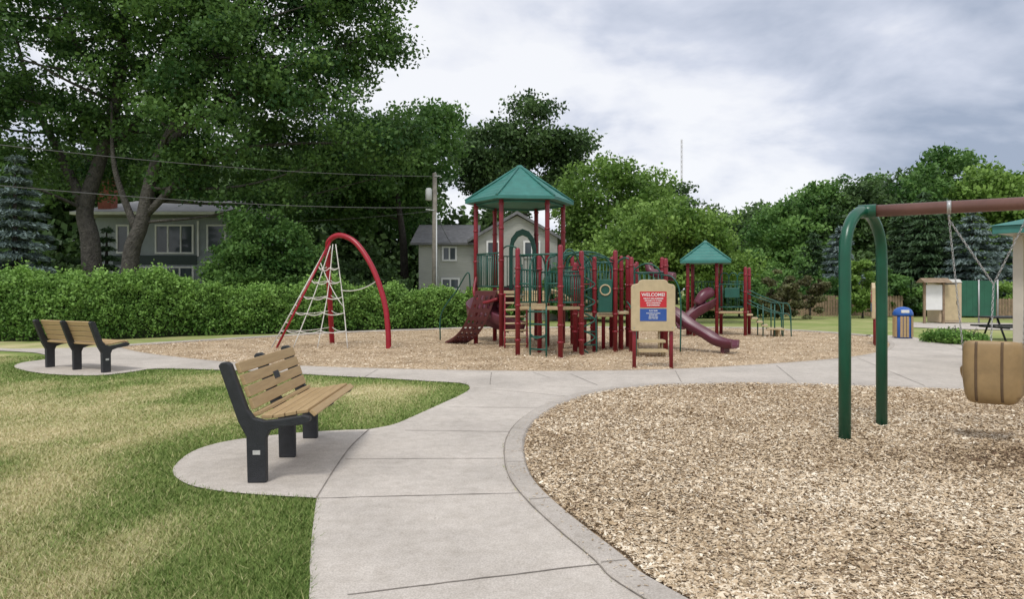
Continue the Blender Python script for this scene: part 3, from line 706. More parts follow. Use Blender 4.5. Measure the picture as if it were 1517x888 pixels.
# middle deck
PB=[(1.62,18.2),(2.66,18.25),(2.75,19.6),(1.85,19.6)]
for (x,y),z in zip(PB,(2.3,2.62,2.5,2.45)): post(T,x,y,z,collars=(.5,.95,1.6,2.1))
for x_,y_,z_ in ((2.12,18.22,2.45),(2.9,18.8,2.5),(1.35,19.2,2.3),(2.3,20.3,2.45),(3.3,19.0,2.3),(1.75,20.6,2.6),(2.86,20.1,2.55)): post(T,x_,y_,z_,collars=(.5,1.0,1.6,2.1),r=.055)
deck(T,PB,.98)
deck(T,[(1.55,20.2),(2.75,19.7),(2.9,20.6),(1.7,21.1)],1.3,mat=M_tan)
m=MB()
for k in range(5):
    t=(k+.5)/5; c=Vector((1.2,18.6,1.5)).lerp(Vector((1.95,18.7,1.05)),t); m.box(c,(.24,.75,.05))
m.tube(catmull([(1.0,18.25,1.6),(1.3,18.25,1.5),(1.75,18.3,1.08)],5),.035,8)
T.part('stair',m,M_tan,bevel=.006)
railing(T,PB[0],(2.12,18.22),1.08,2.2,sp=.08); railing(T,(2.12,18.22),PB[1],1.08,2.3,sp=.08)
T.part('play_panel',MB().box((2.39,18.19,1.45),(.36,.03,.85)),M_green,bevel=.02)
T.part('bubble_frame',MB().tube([Vector((2.39+.13*math.cos(a_),18.165,1.6+.13*math.sin(a_))) for a_ in np.linspace(0,2*math.pi,18,endpoint=False)],.02,6,closed=True),M_tan)
railing(T,PB[1],PB[2],1.08,2.1,sp=.1); railing(T,PB[2],PB[3],1.08,2.1,sp=.1)
railing(T,(1.75,20.6),(2.86,20.1),1.4,2.4,sp=.1); railing(T,(1.35,19.2),(1.62,18.2),1.5,2.2,sp=.1)
for (x0,x1,zt) in ((1.3,1.9,2.55),(1.5,2.1,2.6),(1.9,2.6,2.5),(2.2,2.62,2.35),(2.75,3.2,2.45),(3.2,3.9,2.3)):
    bar(T,[(x0,18.9,1.6),(x0,18.85,zt-.25),((x0+x1)/2,18.7,zt),(x1,18.6,zt-.25),(x1,18.55,1.3)],6,.022)
m=MB(); A0=Vector((1.2,17.0,2.4)); A1=Vector((2.6,18.2,2.35)); sd=Vector((-.28,.32,0))
ar=lambda t,o:A0.lerp(A1,t)+sd*o+Vector((0,0,.18*math.sin(math.pi*t)))
for o_ in (0,1): m.tube([ar(k/10,o_) for k in range(11)],.02,8)
for k in range(1,8): m.tube([ar(k/8,0),ar(k/8,1)],.015,6)
T.part('overhead_ladder',m,M_green)
# snaking green vertical climber between platform and middle deck
sn=[(1.9,17.6,.02)]+[(1.9+(.16 if k%2 else -.16),17.6,.2+.22*k) for k in range(9)]+[(1.9,17.6,2.3)]
bar(T,sn,5,.02,name='coil_climber')
T.part('steering_wheel',MB().tube([Vector((1.87+.15*math.cos(a_),18.12,1.75+.15*math.sin(a_))) for a_ in np.linspace(0,2*math.pi,16,endpoint=False)],.017,6,closed=True).tube([(1.72,18.12,1.75),(2.02,18.12,1.75)],.013,6).tube([(1.87,18.12,1.75),(1.87,18.24,1.75)],.02,6),M_red)
# far deck with wave slide
PC=[(3.08,18.3),(4.0,18.45),(4.15,19.6),(3.2,19.6)]
for (x,y),z in zip(PC,(2.45,2.42,2.5,2.55)): post(T,x,y,z,collars=(.5,1.1,1.7,2.2))
post(T,3.55,20.2,2.4)
deck(T,PC,1.1); deck(T,[(2.72,18.4),(3.04,18.4),(3.14,19.5),(2.8,19.5)],1.04,mat=M_tan)
railing(T,PC[0],PC[1],1.2,2.05); railing(T,PC[2],PC[3],1.2,2.05)
bar(T,[(3.9,18.4,2.0),(4.15,18.2,1.9),(4.3,18.1,1.4),(4.3,18.1,.0)])
trough(T,[(3.95,19.0,1.08),(4.2,18.78,1.0),(4.55,18.45,.68),(4.9,18.15,.45),(5.15,17.95,.27),(5.4,17.75,.2),(5.55,17.62,.2)],.42,.15)
T.part('slide_foot',MB().box((5.35,17.8,.06),(.1,.3,.2),rz=-.8),M_slide,bevel=.01)
T.part('talk_tube',MB().tube(catmull([(3.7,19.2,2.3),(3.75,19.1,2.1),(4.0,18.9,2.0),(4.3,18.7,1.95)],6),[.11]*19,14),M_slide)
T.part('slide_sides',MB().box((3.98,19.0,1.4),(.06,.5,.5),rz=.1),M_slide,bevel=.03)
m=MB()
m.box((3.35,17.6,.62),(.7,.42,.06)); m.box((3.35,17.25,.36),(.7,.38,.06)); m.box((3.35,16.95,.15),(.7,.34,.06))
for sx in (-.3,.3):
    for y_,z_ in ((17.6,.59),(17.25,.33),(16.95,.12)): m.tube([(3.35+sx,y_,-.02),(3.35+sx,y_,z_)],.025,6)
T.part('transfer_step',m,M_tan,bevel=.0)
for sx in (-.4,.4):
    bar(T,[(3.35+sx,16.85,0),(3.35+sx,16.85,.75),(3.35+sx,17.1,.95),(3.35+sx,17.7,1.2),(3.35+sx,18.2,1.3)],5)
for x_ in (1.95,2.25,2.45,3.3,2.9): post(T,x_,19.0 if x_<3 else 18.9,.95,collars=(),r=.05)
ladder(T,(1.75,18.0,0),(1.75,18.2,1.0),(2.15,18.0,0),(2.15,18.2,1.0),3)
for k in range(3):
    bar(T,[(1.3+.1*k,19.4+.3*k,1.6),(1.35+.1*k,19.3+.3*k,2.4),(1.7+.1*k,19.1+.3*k,2.6),(2.0+.1*k,19.0+.3*k,2.2),(2.05+.1*k,19.0+.3*k,1.0)],5,name='climbing_loop')

# ---------------------------------------------------------------- small play structure
T=Thing('small_play_structure','small maroon and green play tower with teal roof and slide','playground structure',loc=(7.0,25.3,0))
S=[(6.2,25.0),(7.15,24.75),(7.55,25.6),(6.6,25.9)]
for x,y in S: post(T,x,y,2.62,collars=(.8,1.7,2.4))
deck(T,S,.95); roof(T,(6.9,25.3),4,1.2,2.6,3.25,math.radians(30),6,cap=.1)
S2=[(7.15,24.75),(8.1,24.6),(8.5,25.4),(7.55,25.6)]
for x,y in S2[1:3]: post(T,x,y,2.4,collars=(.8,1.5,2.1))
deck(T,S2,.85)
railing(T,S[3],S[2],1.05,1.9); railing(T,S2[3],S2[2],1.0,1.9); railing(T,S2[0],S2[1],1.0,1.8)
T.part('play_panel',MB().box((7.65,24.64,1.5),(.5,.04,.35),rz=-.15),M_green,bevel=.02)
for k in range(3): bar(T,[(7.3+.3*k,24.9,1.0),(7.3+.3*k,24.85,2.0),(7.45+.3*k,24.85,2.2),(7.6+.3*k,24.85,2.0),(7.6+.3*k,24.85,1.0)],5,name='climbing_loop')
trough(T,[(7.0,25.0,1.15),(6.9,24.75,1.05),(6.65,24.55,.9),(6.35,24.5,.7),(6.05,24.45,.45),(5.8,24.3,.3)],.34,.26)
T.part('slide_hood',MB().tube(catmull([(6.95,25.0,1.45),(6.85,24.7,1.5),(6.6,24.55,1.38),(6.4,24.5,1.1)],5),[.14,.16,.18,.19,.2,.2,.2,.2,.2,.2,.19,.19,.18,.17,.16,.15],16),M_slide)
m=MB()
for k in range(5): m.box((8.3+.15*k,24.75-.06*k,.74-.12*k),(.2,.75,.05),rz=-.3)
T.part('stair',m,M_tan,bevel=.008)
T.part('landing',MB().box((9.1,24.4,.27),(.5,.7,.06),rz=-.3).box((9.1,24.4,.12),(.06,.5,.24)),M_tan,bevel=.008)
for yy in (-.42,.42):
    for dz in (.75,.4):
        bar(T,[(8.15,24.85+yy,.85+dz),(8.6,24.7+yy,.62+dz),(9.1,24.5+yy,.42+dz),(9.4,24.42+yy,.36+dz*.9),(9.45,24.4+yy,.02)],5)
for x_,y_ in ((8.6,24.28),(8.95,24.15),(9.2,24.05),(8.7,25.1),(9.1,24.9)): T.part('rail_post',MB().tube([(x_,y_,0),(x_,y_,1.12)],.022,8),M_green)
for p_ in ((6.3,24.5),(6.35,25.2)): post(T,p_[0],p_[1],.9,collars=(),r=.05)

# ---------------------------------------------------------------- litter bin
T=Thing('trash_can','blue round litter bin with tan slats and domed lid','trash can',loc=(12.85,23.3,0))
T.part('body',MB().lathe((12.85,23.3,.02),[(.25,0),(.27,.03),(.27,.72),(.25,.74)],20),M_blue)
m=MB()
for k in range(20):
    if k%4==0: continue
    a=2*math.pi*k/20; m.box((12.85+.29*math.cos(a),23.3+.29*math.sin(a),.4),(.025,.075,.68),rz=a)
T.part('slats',m,M_wood,bevel=.004)
T.part('lid',MB().lathe((12.85,23.3,.76),[(.3,0),(.31,.03),(.3,.1),(.26,.19),(.17,.26),(.05,.29)],20),M_blue)
T.part('opening_flap',MB().box((12.78,23.04,.9),(.24,.06,.1),rz=-.2),M_white,bevel=.01)

# ---------------------------------------------------------------- toilets, board, screen, fence
T=Thing('notice_board','notice board with white panel under a small brown roof','notice board',loc=(19.9,33.6,0))
for x_ in (19.55,20.45): T.part('post',MB().box((x_,33.6,1.0),(.1,.1,2.0)),M_woodf,bevel=.01)
T.part('panel',MB().box((20.0,33.6,1.25),(.78,.06,1.2)),M_white,bevel=.01)
T.part('roof',MB().extrude([(-.4,0),(.4,0),(0,.22)],(20.0,33.6,1.95),(0,1,0),(0,0,1),(1,0,0),1.3),M_woodf)
T=Thing('portable_toilet','tan plastic portable toilet cabin with pale roof','portable toilet',loc=(20.75,34,0))
T.part('cabin',MB().box((20.85,34.2,1.0),(1.05,1.05,1.9)),M_potty,bevel=.03)
T.part('roof',MB().extrude([(-.55,0),(.55,0),(.4,.16),(-.4,.16)],(20.85,34.2,1.952),(1,0,0),(0,0,1),(0,1,0),1.12),M_white,bevel=.02)
dr_=T.part('door',MB().box((20.85,33.665,1.0),(.75,.03,1.7)),M_tan,bevel=.01)
T.part('handle',MB().box((21.12,33.64,1.0),(.04,.03,.16)),M_iron,parent=dr_)
T.part('vent',MB().box((20.85,33.66,1.89),(.6,.02,.04)),M_iron)
T=Thing('screen_fence','green fabric privacy screen fence on steel posts','fence',loc=(22.2,34,0))
m=MB(); 
for k in range(6): m.box((21.6+.28*k+.0,33.9,1.2),(.276,.03,1.7))
T.part('panel',m,M_gpanel,bevel=.004)
for x_ in (21.4,22.3,23.2): T.part('post',MB().tube([(x_,33.86,0),(x_,33.86,2.1)],.04,8),M_steel)
def fence(x0,x1,y,h,label):
    T=Thing('picket_fence',label,'fence',loc=(x0,y,0)); m=MB(); n=int((x1-x0)/.16)
    for k in range(n):
        x_=x0+k*.16; hh=h+random.uniform(-.03,.03); m.extrude([(0,0.05),(.13,.05),(.13,hh-.05),(.065,hh),(0,hh-.05)],(x_,y,0),(1,0,0),(0,0,1),(0,1,0),.02)
    T.part('pickets',m,M_woodf)
    r=MB()
    for z in (.3,h-.25): r.box(((x0+x1)/2,y+.04,z),(x1-x0,.05,.09))
    T.part('rail',r,M_woodf)
fence(15.5,23.2,42,1.3,'weathered brown wooden picket fence at the park edge')
fence(25,38,38,1.15,'weathered brown wooden picket fence behind the toilet')

# ---------------------------------------------------------------- shelter at the edge and table
T=Thing('picnic_shelter','open picnic shelter with tan posts and green metal roof','shelter',local=True)
T.e.location=(8.75,12.9,0); T.e.rotation_euler=(0,0,math.radians(-48.6))
SL=5.0
for x_,y_ in ((.27,.58),(SL-.5,.58),(SL-.5,SL-.5),(.5,SL-.5)):
    p_=T.part('post',MB().box((x_,y_,1.3),(.17,.17,2.62)),M_shelter,bevel=.015)
    T.part('base',MB().box((x_,y_,.17),(.23,.23,.3)),M_shelter,parent=p_,bevel=.015)
T.part('soffit',MB().box((SL/2,SL/2,2.66),(SL-.06,SL-.06,.06)),M_shelter)
T.part('fascia',MB().box((SL/2,0,2.69),(SL,.04,.14)).box((0,SL/2,2.69),(.04,SL-.045,.14)).box((SL/2,SL,2.69),(SL,.04,.14)).box((SL,SL/2,2.69),(.04,SL-.045,.14)),M_teal,bevel=.006)
T.part('roof',MB().add([(-.06,-.06,2.765),(SL+.06,-.06,2.765),(SL+.06,SL+.06,2.765),(-.06,SL+.06,2.765),(SL/2,SL/2,3.5)],[(0,1,4),(1,2,4),(2,3,4),(3,0,4),(0,3,2,1)]),M_teal)
T=Thing('picnic_table','dark green picnic table on the paved area','picnic table',loc=(15.6,22.5,0))
T.part('top',MB().box((15.9,22.5,.74),(1.7,.75,.05)),M_iron,bevel=.01)
for s_ in(-1,1):
    T.part('seat',MB().box((15.9,22.5+s_*.65,.45),(1.7,.28,.05)),M_iron,bevel=.01)
    T.part('leg',MB().tube([(15.9+s_*.6,21.95,0),(15.9+s_*.6,22.35,.72)],.03,8).tube([(15.9+s_*.6,23.05,0),(15.9+s_*.6,22.65,.72)],.03,8).tube([(15.9+s_*.6,21.8,.42),(15.9+s_*.6,23.2,.42)],.03,8),M_iron)

# ---------------------------------------------------------------- houses
def window(T,x0,x1,z0,z1,y,mull=1,horiz=0):
    fr=MB(); t=.09
    fr.box(((x0+x1)/2,y,z0+t/2),(x1-x0,.08,t)).box(((x0+x1)/2,y,z1-t/2),(x1-x0,.08,t))
    fr.box((x0+t/2,y,(z0+z1)/2),(t,.08,z1-z0-2*t)).box((x1-t/2,y,(z0+z1)/2),(t,.08,z1-z0-2*t))
    for k in range(mull): fr.box((x0+(x1-x0)*(k+1)/(mull+1),y,(z0+z1)/2),(t*.8,.07,z1-z0-2*t))
    o=T.part('window',fr,M_white)
    T.part('pane',MB().box(((x0+x1)/2,y+.012,(z0+z1)/2),(x1-x0-.02,.02,z1-z0-.02)),M_glass,parent=o)
s12=38/33.; HX=lambda x:x*s12; HH=lambda z:EYE+(z-EYE)*s12
T=Thing('grey_house','two-storey grey sided house with white windows and brick chimney','house',loc=(-18,42,0))
wx0,wx1=HX(-19.4),HX(-13.0)
T.part('wall',MB().box(((wx0+wx1)/2,42.5,HH(5.0)/2),(wx1-wx0,9,HH(5.0))),M_sidinggrey)
T.part('band',MB().box((HX(-16.6),37.97,HH(3.0)),(HX(3.9),.06,.5)),M_panelgreen)
W=lambda a,b,c,d,m:window(T,HX(a),HX(b),HH(c),HH(d),37.95,m)
W(-18.4,-17.8,3.3,4.65,0); W(-16.6,-14.8,3.28,4.65,2); W(-17.4,-14.8,1.7,2.7,3); W(-14.2,-13.3,3.4,4.65,0); W(-18.6,-17.8,1.5,2.7,0)
T.part('corner_trim',MB().box((HX(-17.5),37.95,HH(4.0)),(.1,.06,1.9)).box((HX(-14.6),37.95,HH(4.0)),(.1,.06,1.9)),M_white)
ze=HH(5.02); rx0_,rx1_=wx0-.7,wx1+.7
rf=T.part('roof',MB().add([(rx0_,37.0,ze),(rx1_,37.0,ze),(rx1_,48,ze),(rx0_,48,ze),(rx0_,37.0,ze+.18),(rx1_,37.0,ze+.18),(rx1_,48,ze+.18),(rx0_,48,ze+.18),(rx0_+.5,42.5,ze+1.4),(rx1_-.5,42.5,ze+1.4)],[(3,2,1,0),(0,1,5,4),(1,2,6,5),(2,3,7,6),(3,0,4,7),(4,5,9,8),(6,7,8,9),(5,6,9),(7,4,8)]),M_shinglel)
T.part('chimney',MB().box((-21.9,38.4,HH(5.9)),(.7,.65,2.0)).box((-21.9,38.4,HH(5.9)+1.04),(.84,.79,.1)),M_brick,parent=rf)
T.part('gutter',MB().box(((rx0_+rx1_)/2,36.94,ze+.08),(rx1_-rx0_,.1,.14)),M_white)
T=Thing('white_house','white lap-sided house with grey gabled roofs','house',loc=(-1,41,0))
T.part('wall',MB().box((-3.4,41.3,2.03),(3.2,6.6,4.06)),M_sidingwhite)
T.part('wall',MB().extrude([(-2.1,0),(2.15,0),(2.15,4.4),(.02,5.55),(-2.1,4.4)],(.25,42,0),(1,0,0),(0,0,1),(0,1,0),9),M_sidingwhite)
T.part('roof',MB().add([(-5.4,37.6,4.0),(-1.83,37.6,4.0),(-1.83,41.3,5.25),(-5.4,41.3,5.25),(-5.4,45,4.0),(-1.83,45,4.0),(-5.4,37.6,4.12),(-1.83,37.6,4.12),(-1.83,41.3,5.4),(-5.4,41.3,5.4),(-5.4,45,4.12),(-1.83,45,4.12)],[(6,7,8,9),(9,8,11,10),(0,3,2,1),(3,4,5,2),(0,1,7,6),(4,10,11,5),(0,6,9,3),(3,9,10,4),(1,2,8,7),(2,5,11,8)]),M_shingle)
g=[(-2.6,4.1),(.02,5.6),(2.6,4.1),(2.6,4.25),(.02,5.77),(-2.6,4.25)]
T.part('roof',MB().extrude(g,(.25,42,0),(1,0,0),(0,0,1),(0,1,0),9.6),M_shingle)
window(T,-3.75,-2.95,3.15,3.95,37.95,1); window(T,-3.8,-2.8,1.6,2.25,37.95,1); window(T,-1.35,-.65,3.3,4.2,37.45,0); window(T,.6,1.5,3.3,4.2,37.45,1)
T.part('downpipe',MB().tube([(-1.92,37.9,0),(-1.92,37.9,4.0)],.04,8),M_white)

# ---------------------------------------------------------------- utility pole, wires, mast
T=Thing('utility_pole','weathered grey utility pole with transformer can','utility pole',loc=(-3.6,33,0))
T.part('pole',MB().lathe((-3.6,33,-.1),[(.14,0),(.12,4),(.10,7.15)],12),M_pole)
T.part('transformer',MB().lathe((-3.86,32.85,5.75),[(.1,0),(.15,.03),(.15,.5),(.1,.58)],14),M_greyeq)
T.part('bracket',MB().tube([(-3.6,32.9,5.3),(-4.0,32.9,5.35)],.03,6).tube([(-3.6,32.9,6.9),(-3.3,32.9,6.9)],.025,6),M_greyeq)
T.part('conduit',MB().tube([(-3.5,32.86,.1),(-3.5,32.86,5.2)],.03,8),M_greyeq)
def wire(a,b,s_,r,label):
    P=sag(a,b,s_,24); m=MB().tube(P,r,5); me=m.mesh('power_line'); me.materials.append(M_wire)
    o=link(bpy.data.objects.new('power_line',me)); o['label']=label; o['category']='power line'; o['group']='overhead lines'
wire((-3.6,33,6.9),V(-200,190,19),.3,.012,'thin grey overhead line from the utility pole')
wire((-3.6,33,5.45),V(-200,255,19),.3,.014,'thin grey overhead line from the utility pole')
wire((-3.6,33,5.3),(-15.0,38,5.2),.15,.012,'short service line from pole to grey house')
wire((-3.6,33,5.3),(-3.2,37.9,4.0),.1,.012,'short service line from pole to white house')
T=Thing('radio_mast','slender lattice radio mast on the hill','radio mast',loc=(36,150,0))
m=MB(); mx_,my_=35.9,150.
for k in range(3):
    a=2*math.pi*k/3; m.tube([(mx_+.2*math.cos(a),my_+.2*math.sin(a),0),(mx_+.2*math.cos(a),my_+.2*math.sin(a),33.5)],.025,4)
for k in range(32):
    for j in range(3):
        a=2*math.pi*j/3; b=a+2*math.pi/3; m.tube([(mx_+.2*math.cos(a),my_+.2*math.sin(a),k*1.05),(mx_+.2*math.cos(b),my_+.2*math.sin(b),k*1.05+1)],.014,4)
T.part('lattice',m,M_pole)

# ---------------------------------------------------------------- trees
def crown_points(lobes,nclump,per,crad,shell=.45):
    vol=np.array([l[3]*l[4]*l[5] for l in lobes])**.8; pr=vol/vol.sum()
    idx=rng.choice(len(lobes),nclump,p=pr); Lb=np.array(lobes)[idx]
    dirs=unit(rng.normal(size=(nclump,3))); rad=shell+(1-shell)*rng.random(nclump)**.6
    rad*=rng.uniform(.85,1.15,nclump)
    cc=Lb[:,:3]+dirs*Lb[:,3:6]*rad[:,None]
    cr_=crad*rng.uniform(.5,1.35,nclump); n=(per*(cr_/crad)**2).astype(int)
    rep=np.repeat(np.arange(nclump),n); m=len(rep)
    d_=unit(rng.normal(size=(m,3)))*(rng.random(m)**.5)[:,None]*(1+.25*rng.normal(size=(m,1))*(rng.random((m,1))<.25)); d_[:,2]*=.6
    C=cc[rep]+d_*cr_[rep][:,None]
    tone=(.43+.24*rng.normal(size=nclump))[rep]+rng.normal(0,.16,m)+.3*d_[:,2]  # random tone, plus clump undersides darkened as shading put into the leaf colour
    return cc,C,tone
def tree(name,label,cat,base,trunk,r0,lobes,nclump,per,crad,leaf,mat,bark=M_bark,limbs=14,zmin=None,group=None,forks=()):
    T=Thing(name,label,cat,loc=(base[0],base[1],0),group=group)
    cc,C,tone=crown_points(lobes,nclump,per,crad)
    if zmin is not None: k=C[:,2]>zmin; C=C[k]; tone=tone[k]
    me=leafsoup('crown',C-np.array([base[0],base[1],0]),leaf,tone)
    P=catmull(trunk,5); n=len(P); m=MB()
    m.tube(P,[r0*(1.25 if i==0 else 1)*(1-.75*i/(n-1)) for i in range(n)],12)
    for fk in forks:
        Q=catmull(fk[0],5); m.tube(Q,[fk[1]*(1-.8*i/(len(Q)-1)) for i in range(len(Q))],10)
    order=rng.permutation(len(cc))[:limbs]
    for i in order:
        tgt=Vector(cc[i]); 
        cand=[p for p in P[n//3:] if p.z<tgt.z+.5] or [P[n//2]]
        s_=min(cand,key=lambda p:(p-tgt).length+abs(p.z-(tgt.z-1.5))*.5)
        md=s_.lerp(tgt,.5)+Vector((random.uniform(-.3,.3),random.uniform(-.3,.3),-.1*(tgt-s_).length+random.uniform(0,.5)))
        rr=r0*.2; Q=catmull([s_,md,tgt],5); m.tube(Q,[rr*(1-.85*j/(len(Q)-1)) for j in range(len(Q))],7)
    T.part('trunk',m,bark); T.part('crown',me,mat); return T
def lb(px,py,Z,rx,ry,rz): x,y,z=V(px,py,Z); return (x,y,z,rx,ry,rz)

Z0=32.5
tree('cottonwood_tree','huge old cottonwood with thick leaning grey trunk behind the hedge','tree',V(140,430,Z0)[:2],
  [(*V(140,430,Z0)[:2],-.2),V(134,360,Z0),V(126,310,Z0),V(150,230,Z0),V(175,130,Z0),V(185,0,Z0),V(190,-120,Z0)],.46,
  [lb(60,60,32.5,6.2,5,4.2),lb(210,-60,33,7.4,5,5.6),lb(10,190,32,4.5,4,2.5),lb(220,150,34,4.2,4,2.8),lb(130,10,30,4.5,3,3.4),lb(-100,80,32,4,4,6),lb(90,245,34,3.6,2.5,1.3),lb(30,270,31,2.4,2,1.2),lb(240,235,33,3,2.4,1.3)],520,160,1.05,.2,M_leafA,limbs=20,
  forks=[([V(130,320,Z0),V(90,230,Z0),V(50,150,Z0),V(20,40,Z0)],.26),([V(150,230,Z0),V(220,160,33),V(280,60,33)],.2),([V(170,130,Z0),V(110,60,Z0),V(80,-60,Z0)],.18)],group='tall cottonwoods')
Z1=31.5
tree('cottonwood_tree','huge spreading cottonwood with low limbs over the hedge','tree',V(190,430,Z1)[:2],
  [(*V(190,430,Z1)[:2],-.2),V(194,380,Z1),V(210,330,Z1),V(232,240,Z1),V(290,130,Z1),V(350,20,Z1),V(390,-90,Z1)],.4,
  [lb(420,40,32,5.4,4.5,3.8),lb(545,25,31.5,2.3,2.6,2.6),lb(330,170,31.5,4.2,3.5,2.8),lb(470,180,32,3.8,3.2,2.3),lb(440,-120,33,6,5,4.6),lb(280,250,31.5,2.8,2.3,1.2),lb(540,235,32.5,2.6,2,1.4),lb(300,60,30,3.2,2.5,2.8),lb(400,275,32.5,2.8,1.8,1.2),lb(370,300,32,1.6,1.6,.7),lb(600,215,33,1.5,1.6,1.0)],520,160,1.0,.2,M_leafA,limbs=22,
  forks=[([V(215,320,Z1),V(300,240,Z1),V(400,215,32),V(560,212,32)],.17),([V(240,220,Z1),V(330,150,Z1),V(450,90,32),V(560,50,32)],.22),([V(203,345,Z1),V(170,250,Z1),V(165,150,Z1)],.18)],group='tall cottonwoods')
tree('shade_tree','large leafy tree behind the utility pole','tree',V(560,430,42)[:2],[(*V(600,430,42)[:2],0),V(598,370,42),V(590,300,42),V(580,230,42)],.3,
  [lb(560,240,42,3.4,3,2.9),lb(625,215,42,2.4,3,2.8),lb(500,270,43,3.2,3,2),lb(645,190,42,1.6,2,1.6),lb(450,290,44,4.4,3,1.8),lb(560,310,44,3.4,2.5,1.4)],250,150,1.1,.26,M_leafM,bark=M_barkd,limbs=10)
tree('oak_tree','tall dark spreading oak behind the white house','tree',V(775,430,60)[:2],[(*V(775,430,60)[:2],0),V(775,340,60),V(780,270,60),V(785,200,60)],.5,
  [lb(790,205,60,3.4,4,3.2),lb(735,235,60,3,4,3),lb(845,225,60,2.4,3,1.8),lb(780,270,61,5.5,4,3),lb(700,250,60,2.3,3,3),lb(850,270,60,2.6,3,2)],230,130,1.4,.34,M_leafD,bark=M_barkd,limbs=14)
tree('maple_tree','bright green leafy maple behind the play structure','tree',V(900,430,44)[:2],[(*V(900,430,44)[:2],0),V(902,350,44),V(900,290,44)],.25,
  [lb(900,295,44,3.2,3,2.5),lb(860,340,44,2.2,3,3),lb(945,295,44,2.6,3,2.2),lb(975,330,44,1.8,2.5,2),lb(900,370,44,4,3,2)],210,150,1.0,.24,M_leafB,limbs=10)
tree('maple_tree','low rounded bright green tree beside the small play tower','tree',V(985,430,34)[:2],[(*V(985,430,34)[:2],0),V(985,390,34),V(990,340,34)],.18,
  [lb(985,345,34,2.4,2.2,1.7),lb(930,370,34,1.7,2,1.4),lb(1040,360,34,1.8,2,1.6),lb(1075,385,34,1.1,1.6,1.1),lb(985,395,34,3,2,1.1)],200,150,.75,.18,M_leafB,limbs=10)
tree('yard_tree','rounded green tree in front of the grey house','tree',V(385,430,31)[:2],[(*V(380,430,31)[:2],0),V(383,400,31),V(385,350,31)],.13,
  [lb(390,360,31,1.8,1.7,1.5),lb(350,395,31,1.1,1.2,1.1),lb(440,390,31,1.6,1.3,1.3),lb(385,415,31,2.3,1.4,.9)],170,140,.6,.16,M_leafM,limbs=8)
spec=[(1060,305,75,M_leafD),(1130,300,85,M_leafD),(1190,283,75,M_leafM),(1245,258,70,M_leafM),(1305,260,72,M_leafM),(1340,256,66,M_leafD),(1400,220,64,M_leafM),(1462,244,58,M_leafB),(1520,238,60,M_leafB),(1590,230,60,M_leafM),(1000,270,80,M_leafD),(1160,296,64,M_leafM),(1218,275,62,M_leafM),(1275,270,62,M_leafD),(1370,250,60,M_leafM),(1430,232,66,M_leafM),(1490,250,66,M_leafM)]
for px,py,Z,mt in spec:
    tp=V(px,py,Z)[2]; x_,_,_=V(px,py,Z); rw=random.uniform(2.3,3.7)*Z/68; a1,a2=random.uniform(.5,.72),random.uniform(.5,.72)
    tree('broadleaf_tree','tall rounded green broadleaf tree at the park edge','tree',(x_,Z),[(x_,Z,0),(x_+.2,Z,tp*.35),(x_,Z,tp*.75)],.3,
      [(x_,Z,tp-rw*.75,rw*.7,rw*.8,rw*.75),(x_-rw*.55,Z,tp*a1,rw*.75,rw,tp*.2),(x_+rw*.55,Z,tp*a2,rw*.75,rw,tp*.22),(x_,Z-.5,tp*.36,rw*1.15,rw,tp*.24)],120,95,1.2,.36,mt,limbs=5,group='trees at the park edge')
def spruce(label,px,pytop,Z,rbase,mat,n=9000,leaf=.3,zb=.3):
    x0,y0,zt=V(px,pytop,Z); T=Thing('spruce_tree',label,'tree',loc=(x0,y0,0),group='spruces')
    T.part('trunk',MB().tube([(x0,y0,0),(x0,y0,zt*.95)],[.18,.03],8),M_barkd)
    lay=int((zt-zb)/.42); li=rng.integers(0,lay,n*3); keep=rng.random(n*3)<(1-li/lay)+.05; li=li[keep][:n]; n=len(li)
    nb=11; bi=rng.integers(0,nb,n); rr_=np.random.default_rng(int(px)); ja=rr_.uniform(0,6.28,(lay,nb)); jl=rr_.uniform(.7,1.12,(lay,nb))
    an=ja[li,bi]; R=rbase*(1-li/lay)**.85*jl[li,bi]+.12; t=rng.random(n)**.6; wd=.16*R*(1.1-t)+.06
    z=zb+(zt-zb)*li/lay-t*R*.28+.12*t*t*R+rng.normal(0,.05,n); off=rng.normal(0,1,n)*wd
    x=np.cos(an)*R*t-np.sin(an)*off; y=np.sin(an)*R*t+np.cos(an)*off
    ud=np.stack([np.cos(an+off*.6),np.sin(an+off*.6),np.full(n,-.25)],1)
    tone=.3+.45*t+rng.normal(0,.15,n)  # inner needles darkened toward the trunk: occlusion put into the colour
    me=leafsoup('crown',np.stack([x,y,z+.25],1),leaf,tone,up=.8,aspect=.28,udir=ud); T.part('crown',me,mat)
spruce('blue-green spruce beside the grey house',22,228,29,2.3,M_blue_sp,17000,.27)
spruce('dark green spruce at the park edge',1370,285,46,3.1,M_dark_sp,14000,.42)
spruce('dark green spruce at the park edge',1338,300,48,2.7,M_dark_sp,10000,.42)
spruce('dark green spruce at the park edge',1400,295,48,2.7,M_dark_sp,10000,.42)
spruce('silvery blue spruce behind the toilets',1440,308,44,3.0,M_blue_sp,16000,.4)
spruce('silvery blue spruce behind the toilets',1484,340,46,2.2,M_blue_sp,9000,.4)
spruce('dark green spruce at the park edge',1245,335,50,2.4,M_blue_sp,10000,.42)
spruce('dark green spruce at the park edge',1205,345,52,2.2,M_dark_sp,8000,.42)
spruce('dark narrow spruce beside the cottonwood trunk',158,335,34,.9,M_dark_sp,6000,.24)
